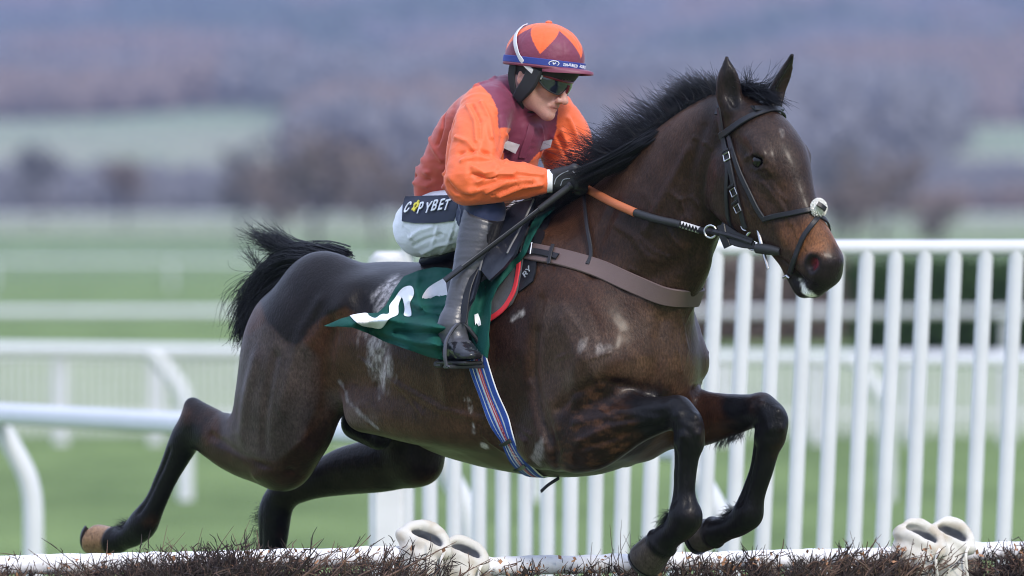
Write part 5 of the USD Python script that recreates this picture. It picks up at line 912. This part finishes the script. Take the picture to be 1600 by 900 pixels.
# peak
pa = np.linspace(-1.15, 1.15, 25); rows = [];
for r_ in (0.0, .25, .5, .75, 1.0): rows.append([Gd(*(np.array([math.cos(a), math.sin(a), 0]) * HR * [1, 1, 0] * (1.0 + .012) * math.cos(.25) + HC + np.array([math.cos(a) ** 2 * .045 * r_ * (1 if abs(a) < 1.15 else 0), 0, -.026 - .006 * r_ * r_ - .01 * abs(math.sin(a)) ** 2 * r_]))) for a in pa])
rows = np.array(rows); nr, nc_ = rows.shape[:2]; up_ = GU * .004; pv = np.vstack([rows.reshape(-1, 3) + up_, rows.reshape(-1, 3) - up_]); pfc = []
for i in range(nr - 1):
    for j in range(nc_ - 1): a = i * nc_ + j; pfc += [(a, a + nc_, a + nc_ + 1), (a, a + nc_ + 1, a + 1)]
pfc += [tuple(x + nr * nc_ for x in t[::-1]) for t in pfc]; e_ = [(nr - 1) * nc_ + j for j in range(nc_)]
for a, b in zip(e_[:-1], e_[1:]): pfc += [(a, a + nr * nc_, b), (b, a + nr * nc_, b + nr * nc_)]
obj('peak', trimesh.Trimesh(pv, pfc, process=False), 'silk_maroon', helmet, smooth=50)
# dark skull-cap edge and harness below the cover
lin = trimesh.creation.icosphere(4, 1.0); lv = np.array(lin.vertices); kk = (lv[lin.faces].mean(1)[:, 2] < -.15) & (lv[lin.faces].mean(1)[:, 2] > -.56); lin = trimesh.Trimesh(np.array([Gd(*(v * (HR * [.93, .93, 1.0]) + HC + [.006, 0, 0])) for v in lv]), lin.faces[kk], process=True); obj('lining', lin, 'harness', helmet, smooth=True)
for s in (-1, 1):
    fst = lambda *q: [Hd(f, s * l, u) for f, l, u in q]; nv = [HL * s] * 3
    obj('chin_strap', ribbon(fst((.030, .092, .02), (.026, .087, -.03), (.010, .078, -.068), (-.004, .066, -.094)), [HL * s, HL * s, HL * s - HU * .3, HL * s - HU * .8], [.054, .052, .044, .034], .012), 'harness', helmet); obj('chin_strap', ribbon(fst((-.055, .088, .015), (-.045, .084, -.035), (-.028, .076, -.07), (-.010, .066, -.094)), [HL * s, HL * s, HL * s - HU * .3, HL * s - HU * .8], [.028, .026, .022, .02], .006), 'harness', helmet)
obj('chin_cup', ribbon([Hd(-.006, -.060, -.100), Hd(.004, 0, -.135), Hd(-.006, .060, -.100)], [-HL - HU * .6, -HU, HL - HU * .6], .03, .008), 'harness', helmet)
# writing and a small round badge on the blue band
for ch, a in zip('INJURED JOCKEYS', np.linspace(-.62, .35, 15)):
    if ch == ' ': continue
    tm = meshkit.text_mesh(ch, .0085, .001, True); v = np.array(tm.vertices); v[:, 0] -= v[:, 0].mean(); v[:, 1] -= v[:, 1].mean(); o = np.array(hel_pt(a, -.13, 1.04)); n = np.array([math.cos(a), math.sin(a), 0]) / HR; n = n @ GA; n /= np.linalg.norm(n); r = np.cross(GU, n); tm.vertices = o + v[:, :1] * r + v[:, 1:2] * GU + v[:, 2:] * n; obj('lettering', tm, 'white_print', helmet, smooth=False)
o = np.array(hel_pt(-.88, -.13, 1.04)); n = (np.array([math.cos(-.88), math.sin(-.88), 0]) / HR) @ GA; n /= np.linalg.norm(n); r = np.cross(GU, n); obj('badge', rod([o + .0125 * math.cos(t) * r * 1.25 + .0085 * math.sin(t) * HU for t in np.linspace(0, 2 * np.pi, 21)], .0013, 6, 1), 'white_print', helmet); obj('badge', rod([o - .004 * r + .003 * HU, o + .0 * r - .003 * HU, o + .005 * r + .003 * HU], .002, 6, 2), 'white_print', helmet)
# goggles and their elastic over the cap
gg = hthing('goggles', 'dark wraparound goggles on a white elastic looped over the helmet', 'goggles'); th_ = np.linspace(-1.32, 1.32, 35); gr = []
for j, u in enumerate(np.linspace(0, 1, 7)):
    gr.append([Hd(.012 + .094 * math.cos(t) ** .8, .083 * math.sin(t), .012 - .006 * (abs(t) / 1.32) ** 3 - u * .046 * (1 - .72 * (abs(t) / 1.32) ** 4) * (1 - .55 * math.exp(-(t / .16) ** 2) * (u > .45)) - .008 * math.sin(t) ** 2 * 0 + 0) + HF * .005 * math.sin(math.pi * u) for t in th_])
gr = np.array(gr); nr, nc_ = gr.shape[:2]; cc_ = Hd(.02, 0, -.01); gin = gr - (gr - cc_) / np.linalg.norm(gr - cc_, axis=2, keepdims=True) * .004; gv2 = np.vstack([gr.reshape(-1, 3), gin.reshape(-1, 3)]); gf2 = []
for i in range(nr - 1):
    for j in range(nc_ - 1): a = i * nc_ + j; gf2 += [(a, a + nc_, a + nc_ + 1), (a, a + nc_ + 1, a + 1)]
gf2 += [tuple(x + nr * nc_ for x in t[::-1]) for t in gf2]; obj('lens', trimesh.Trimesh(gv2, gf2, process=False), 'glass_dark', gg, smooth=60)
plain('frame_red', (.16, .012, .02), .3); obj('frame', rod(gr[0] + HF * .001, .0042, 8, 1), 'frame_red', gg); obj('frame', rod(gr[-1], .0025, 8, 1), 'harness', gg); obj('nose_bridge', rod([Hd(.110, 0, .004), Hd(.112, 0, -.012), Hd(.110, 0, -.024)], .005, 8), 'frame_red', gg)
for s in (-1, 1):
    e1 = Hd(.054, s * .078, .0); obj('strap_clip', box(Hd(.03, s * .098, .006), (.02, .008, .018), rot=np.stack(HAX, 1), bevel=.002), 'steel', gg)
    st_ = [e1, Hd(.03, s * .099, .006)] + [hel_pt(s * -a * -1, e, 1.035) for a, e in ((1.72, -.12), (1.95, .22), (2.2, .55), (2.5, .85), (2.9, 1.0))] ; nst = [HL * s, HL * s] + [np.array(p) - Gd(*HC) for p in st_[2:]]
    obj('elastic', ribbon(st_, nst, .0145, .003), 'elastic', gg)
# whip
wh = hthing('whip', 'thin black whip held in the near glove, slanting down across the boot', 'whip')
w0, w1 = np.array(P(884, 296, -.135)), np.array(P(697, 438, -.40)); obj('shaft', rod([w0, mid(w0, w1, .35), mid(w0, w1, .8), w1], [.0095, .0085, .0075, .007], 10), 'black_leather', wh); obj('handle', rod([w0 + (w0 - w1) * .03, mid(w0, w1, .22)], .0115, 10, 1), 'black_rubber', wh)
obj('whip_cap', rod([w0 + (w0 - w1) * .03, w0 + (w0 - w1) * .05], .014, 10, 1), 'black_rubber', wh); obj('flap', ribbon([mid(w0, w1, .86), mid(w0, w1, .95), w1 + (w1 - w0) * .01], [(-.2, -1, .2)] * 3, .021, .008), 'black_leather', wh); obj('seam', rod([mid(w0, w1, .2) + np.array([0, -.009, .002]), mid(w0, w1, .85) + np.array([0, -.009, .002])], .0012, 5, 1), 'piping', wh)

# ------------------------------------------------------------------ the brush hurdle
HA = math.radians(35); hd_ = np.array([math.cos(HA), math.sin(HA), 0]); hn_ = np.array([math.sin(HA), -math.cos(HA), 0])     # along the hurdle, and towards the take-off side we see
def hpt(px, z, out=0.0):
    """The point of the hurdle's line seen at column px, at height z."""
    m = (px - 800) / FPX; x0, y0 = HX, .05; s = (m * (DIST + y0) - x0) / (hd_[0] - m * hd_[1]); return np.array([x0 + s * hd_[0], y0 + s * hd_[1], z]) + hn_ * out
plain('brush', (.036, .023, .020), .85, var=.4); plain('brush_tip', (.12, .070, .050), .85, var=.4); plain('dead_leaf', (.30, .15, .075), .8, var=.3); plain('foam_inside', (.10, .105, .12), .85, .002, 60); plain('rough_timber', (.2, .17, .14), .8, .002, 60); plain('wrap_white', (.74, .74, .75), .6, .006, 26, var=.08); plain('old_foam', (.66, .63, .57), .8, .006, 26, var=.2)
rng = np.random.default_rng(23)
def twigs(px0, px1, n, z0, z1, seed, hang=.05):
    """Bare springy twigs with side shoots between two columns of the picture."""
    g = np.random.default_rng(seed); P_, C_, W_ = [], [], []; u = np.sort(g.random(n)); cl = meshkit.fbm(np.stack([u * (px1 - px0) / 38, 0 * u, 0 * u + seed], -1), 3, seed)
    for t, h in zip(u, cl):
        o = hpt(px0 + (px1 - px0) * t, g.uniform(.70, .93), g.uniform(.0, .12)); top = z0 - .03 + (z1 - z0 + .03) * np.clip((h - .36) * 3.6, 0, 1) * g.uniform(.6, 1.1) ** .8; L = max(.06, top - o[2]); d = np.array([0, 0, 1.0]) + hn_ * g.uniform(.0, 1.1) + hd_ * g.normal(-.15, .8); d *= L / d[2]
        b = o + d * .55 + g.normal(0, .012, 3); e = o + d + g.normal(0, .02, 3) - [0, 0, .01]; P_ += [o, b, e]; C_.append(3); th_ = g.choice([.7, 1.0, 1.0, 1.9]); W_ += [.0055 * th_, .0042 * th_, .0016]
        for k in range(g.integers(5, 10)):
            q = o + (e - o) * g.uniform(.3, 1.0); dd = d / np.linalg.norm(d) + g.normal(0, .7, 3); dd *= g.uniform(.02, .06) / np.linalg.norm(dd); P_ += [q, q + dd * .5 + g.normal(0, .003, 3), q + dd]; C_.append(3); W_ += [.0034, .0028, .0012]
    return np.array(P_), C_, W_
PANELS = [('left hurdle panel under the hind legs, thickly packed with brown brush', -190, 655, 1.02, [(-150, 30, 240, .95, 1.01), (30, 640, 700, .93, 1.03), (180, 440, 260, .98, 1.07)]), ('middle hurdle panel under the forelegs, its white top rail showing', 735, 1425, .978, [(770, 1000, 150, .84, .95), (985, 1240, 260, .88, .99), (1235, 1440, 330, .89, 1.01)]), ('right hurdle panel at the picture edge beyond the second pair of white pads', 1500, 2150, .985, [(1515, 1680, 360, .92, .99), (1680, 2100, 400, .92, .99)])]
for lb, x0, x1, z, br_ in PANELS:
    t = thing('hurdle_panel', lb, 'hurdle'); a, b = hpt(x0, z), hpt(x1, z)
    rail = rod([a + (b - a) * u for u in np.linspace(0, 1, 40)], .030, 16, 2); v = np.array(rail.vertices); v += normals(rail) * (.012 * (meshkit.fbm(v * 22, 3, 4) - .5))[:, None]; rail.vertices = v; obj('top_rail', rail, 'wrap_white', t)
    for zz in (.16, .52): obj('rail', rod([[*a[:2], zz], [*b[:2], zz]], .026, 8, 1), 'rough_timber', t)
    for u in (.03, .35, .67, .97): q = a + (b - a) * u; obj('upright', rod([[*q[:2], -.1], [*q[:2], z - .02]], .03, 8, 1), 'rough_timber', t)
    pr = []; Lh = np.linalg.norm(b - a); c = (a + b) / 2
    core = box((0, 0, 0), (Lh * .98, .10, .80), bevel=.03).subdivide().subdivide().subdivide(); v = np.array(core.vertices); v += normals(core) * (.05 * (meshkit.fbm(v * 14, 3, 6) - .3))[:, None]; core.vertices = v @ np.stack([hd_, -hn_, [0, 0, 1]]) + [c[0], c[1], .46] + hn_ * .06; obj('brush_core', core, 'brush', t)
    tw = [twigs(q0, q1, n, w0, w1, 40 + i + int(abs(x0))) for i, (q0, q1, n, w0, w1) in enumerate(br_)]; tag(curves('brush', np.concatenate([w[0] for w in tw]), sum((w[1] for w in tw), []), sum((w[2] for w in tw), []), 'brush', t), kind='stuff')
    tw = [twigs(q0, q1, n // 3, w0, w1 + .01, 90 + i + int(abs(x0))) for i, (q0, q1, n, w0, w1) in enumerate(br_)]; tag(curves('brush_tips', np.concatenate([w[0] for w in tw]), sum((w[1] for w in tw), []), sum((w[2] for w in tw), []), 'brush_tip', t), kind='stuff')
    n = 420; u = rng.random(n); q = np.array([a + (b - a) * k for k in u]) + hn_ * rng.uniform(.06, .17, n)[:, None]; q[:, 2] = z + rng.uniform(-.12, .035, n); e1, e2 = rng.normal(0, 1, (n, 3)), rng.normal(0, 1, (n, 3)); sz = rng.uniform(.004, .012, (n, 1)); e1 *= sz / np.linalg.norm(e1, axis=1, keepdims=True); e2 *= sz / np.linalg.norm(e2, axis=1, keepdims=True)
    lv = np.stack([q - e1, q + e2 * .7, q + e1, q - e2 * .7], 1).reshape(-1, 3); i4 = np.arange(n)[:, None] * 4; tag(obj('dead_leaves', trimesh.Trimesh(lv, np.vstack([i4 + [0, 1, 2], i4 + [0, 2, 3]]), process=False), 'dead_leaf', t, smooth=False), kind='stuff')
    # long wisps standing out of the brush
    ws = [(x, p) for x, p in ((235, 1.14), (300, 1.17), (180, 1.10), (960, 1.12), (900, 1.06), (1010, 1.10), (1330, 1.08)) if x0 < x < x1]
    if ws:
        P_, C_, W_ = [], [], []
        for x, zt_ in ws:
            for k in range(5): o = hpt(x + rng.normal(0, 12), z - .05, .05); e = o + hd_ * rng.normal(.02, .06) + [0, 0, (zt_ - z + .05) * rng.uniform(.5, 1)] + hn_ * rng.uniform(0, .08); P_ += [o, (o + e) / 2 + rng.normal(0, .012, 3), e]; C_.append(3); W_ += [.0028, .0022, .001]
        tag(curves('wisps', np.array(P_), C_, W_, 'brush_tip', t), kind='stuff')
def pad(label, px, py, w, lean, low):
    """A foam hood folded over the top of an upright; its rolled front lip leaves a dark hollow open."""
    t = thing('foam_pad', label, 'pad'); d_ = DIST + hpt(px, 0)[1] - .06; c = np.array([Wx(px, d_), d_ - DIST, Wz(py, d_)]); s_ = w / .07
    R = np.array([math.cos(lean), 0, -math.sin(lean)]); F_ = np.array([.10, -.72, .68]); F_ -= R * (F_ @ R); F_ /= np.linalg.norm(F_); U = np.cross(R, F_); U *= np.sign(U[2])
    f = Field(c - [.24, .24, .34], c + [.24, .24, .22], .005); pt = lambda a, b, e: (c + a * s_ * R + b * s_ * U + e * s_ * F_).tolist()
    base = hpt(px + low, .72, .05)
    f.tube([[*pt(.0, .0, -.03), .072 * s_, .055 * s_], [*pt(.012, -.06, -.03), .070 * s_, .06 * s_], [*(np.array(pt(.03, -.16, -.05)) * .5 + base * .5), .066 * s_, .06 * s_], [*base, .062, .058]], .03, side=R)
    f.tube([[*pt(-.066, -.012, .012), .022 * s_, .026 * s_], [*pt(-.04, .034, .02), .02 * s_, .024 * s_], [*pt(.01, .046, .022), .02 * s_, .024 * s_], [*pt(.056, .022, .016), .02 * s_, .024 * s_], [*pt(.076, -.022, .008), .02 * s_, .026 * s_]], .018)
    f.tube([[*pt(-.064, -.014, .014), .016, .016], [*pt(-.01, -.034, .034), .016 * s_, .016 * s_], [*pt(.07, -.03, .016), .016, .016]], .016)
    f.ball(pt(.002, .002, .03), (.056 * s_, .023 * s_, .05 * s_), .012, [R, U, F_], True)
    m = f.mesh(3); v = np.array(m.vertices); v += normals(m) * (.024 * (meshkit.fbm(v * 11, 3, int(px)) - .5) + .005 * (meshkit.fbm(v * 40, 2, int(px)) - .5))[:, None]; m.vertices = v
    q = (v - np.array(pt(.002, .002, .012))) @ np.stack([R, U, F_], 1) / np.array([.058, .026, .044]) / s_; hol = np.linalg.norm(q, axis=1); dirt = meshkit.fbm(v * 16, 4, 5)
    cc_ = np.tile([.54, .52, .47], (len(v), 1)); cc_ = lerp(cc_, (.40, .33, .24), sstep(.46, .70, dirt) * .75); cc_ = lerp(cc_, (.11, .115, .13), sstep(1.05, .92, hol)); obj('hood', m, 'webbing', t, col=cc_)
    obj('seam', rod([pt(.074, -.03, .03), pt(.078, -.09, .032), (np.array(pt(.085, -.16, .03)) * .6 + base * .4 + [.02, 0, 0]).tolist()], .005 * s_, 6), 'old_foam', t)
    obj('upright', rod([base - [0, 0, .77], base + [0, 0, .05]], .028, 8, 1), 'rough_timber', t)
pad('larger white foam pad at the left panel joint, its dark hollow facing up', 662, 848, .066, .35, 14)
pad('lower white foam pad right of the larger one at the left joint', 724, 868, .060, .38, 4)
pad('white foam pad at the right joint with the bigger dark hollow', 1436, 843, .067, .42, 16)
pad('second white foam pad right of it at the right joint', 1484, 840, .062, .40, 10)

# ------------------------------------------------------------------ the air: thin mist that fades the hill
mat('haze', {'v': ('principled_volume', {'color': (.37, .43, .64), 'density': HAZE, 'anisotropy': .2})}, surface=None, volume='v.volume')
hz = trimesh.creation.box(bounds=[(-2700, -110, -1.5), (2700, 7600, 330)]); tag(obj('haze', hz, 'haze', smooth=False), kind='stuff')
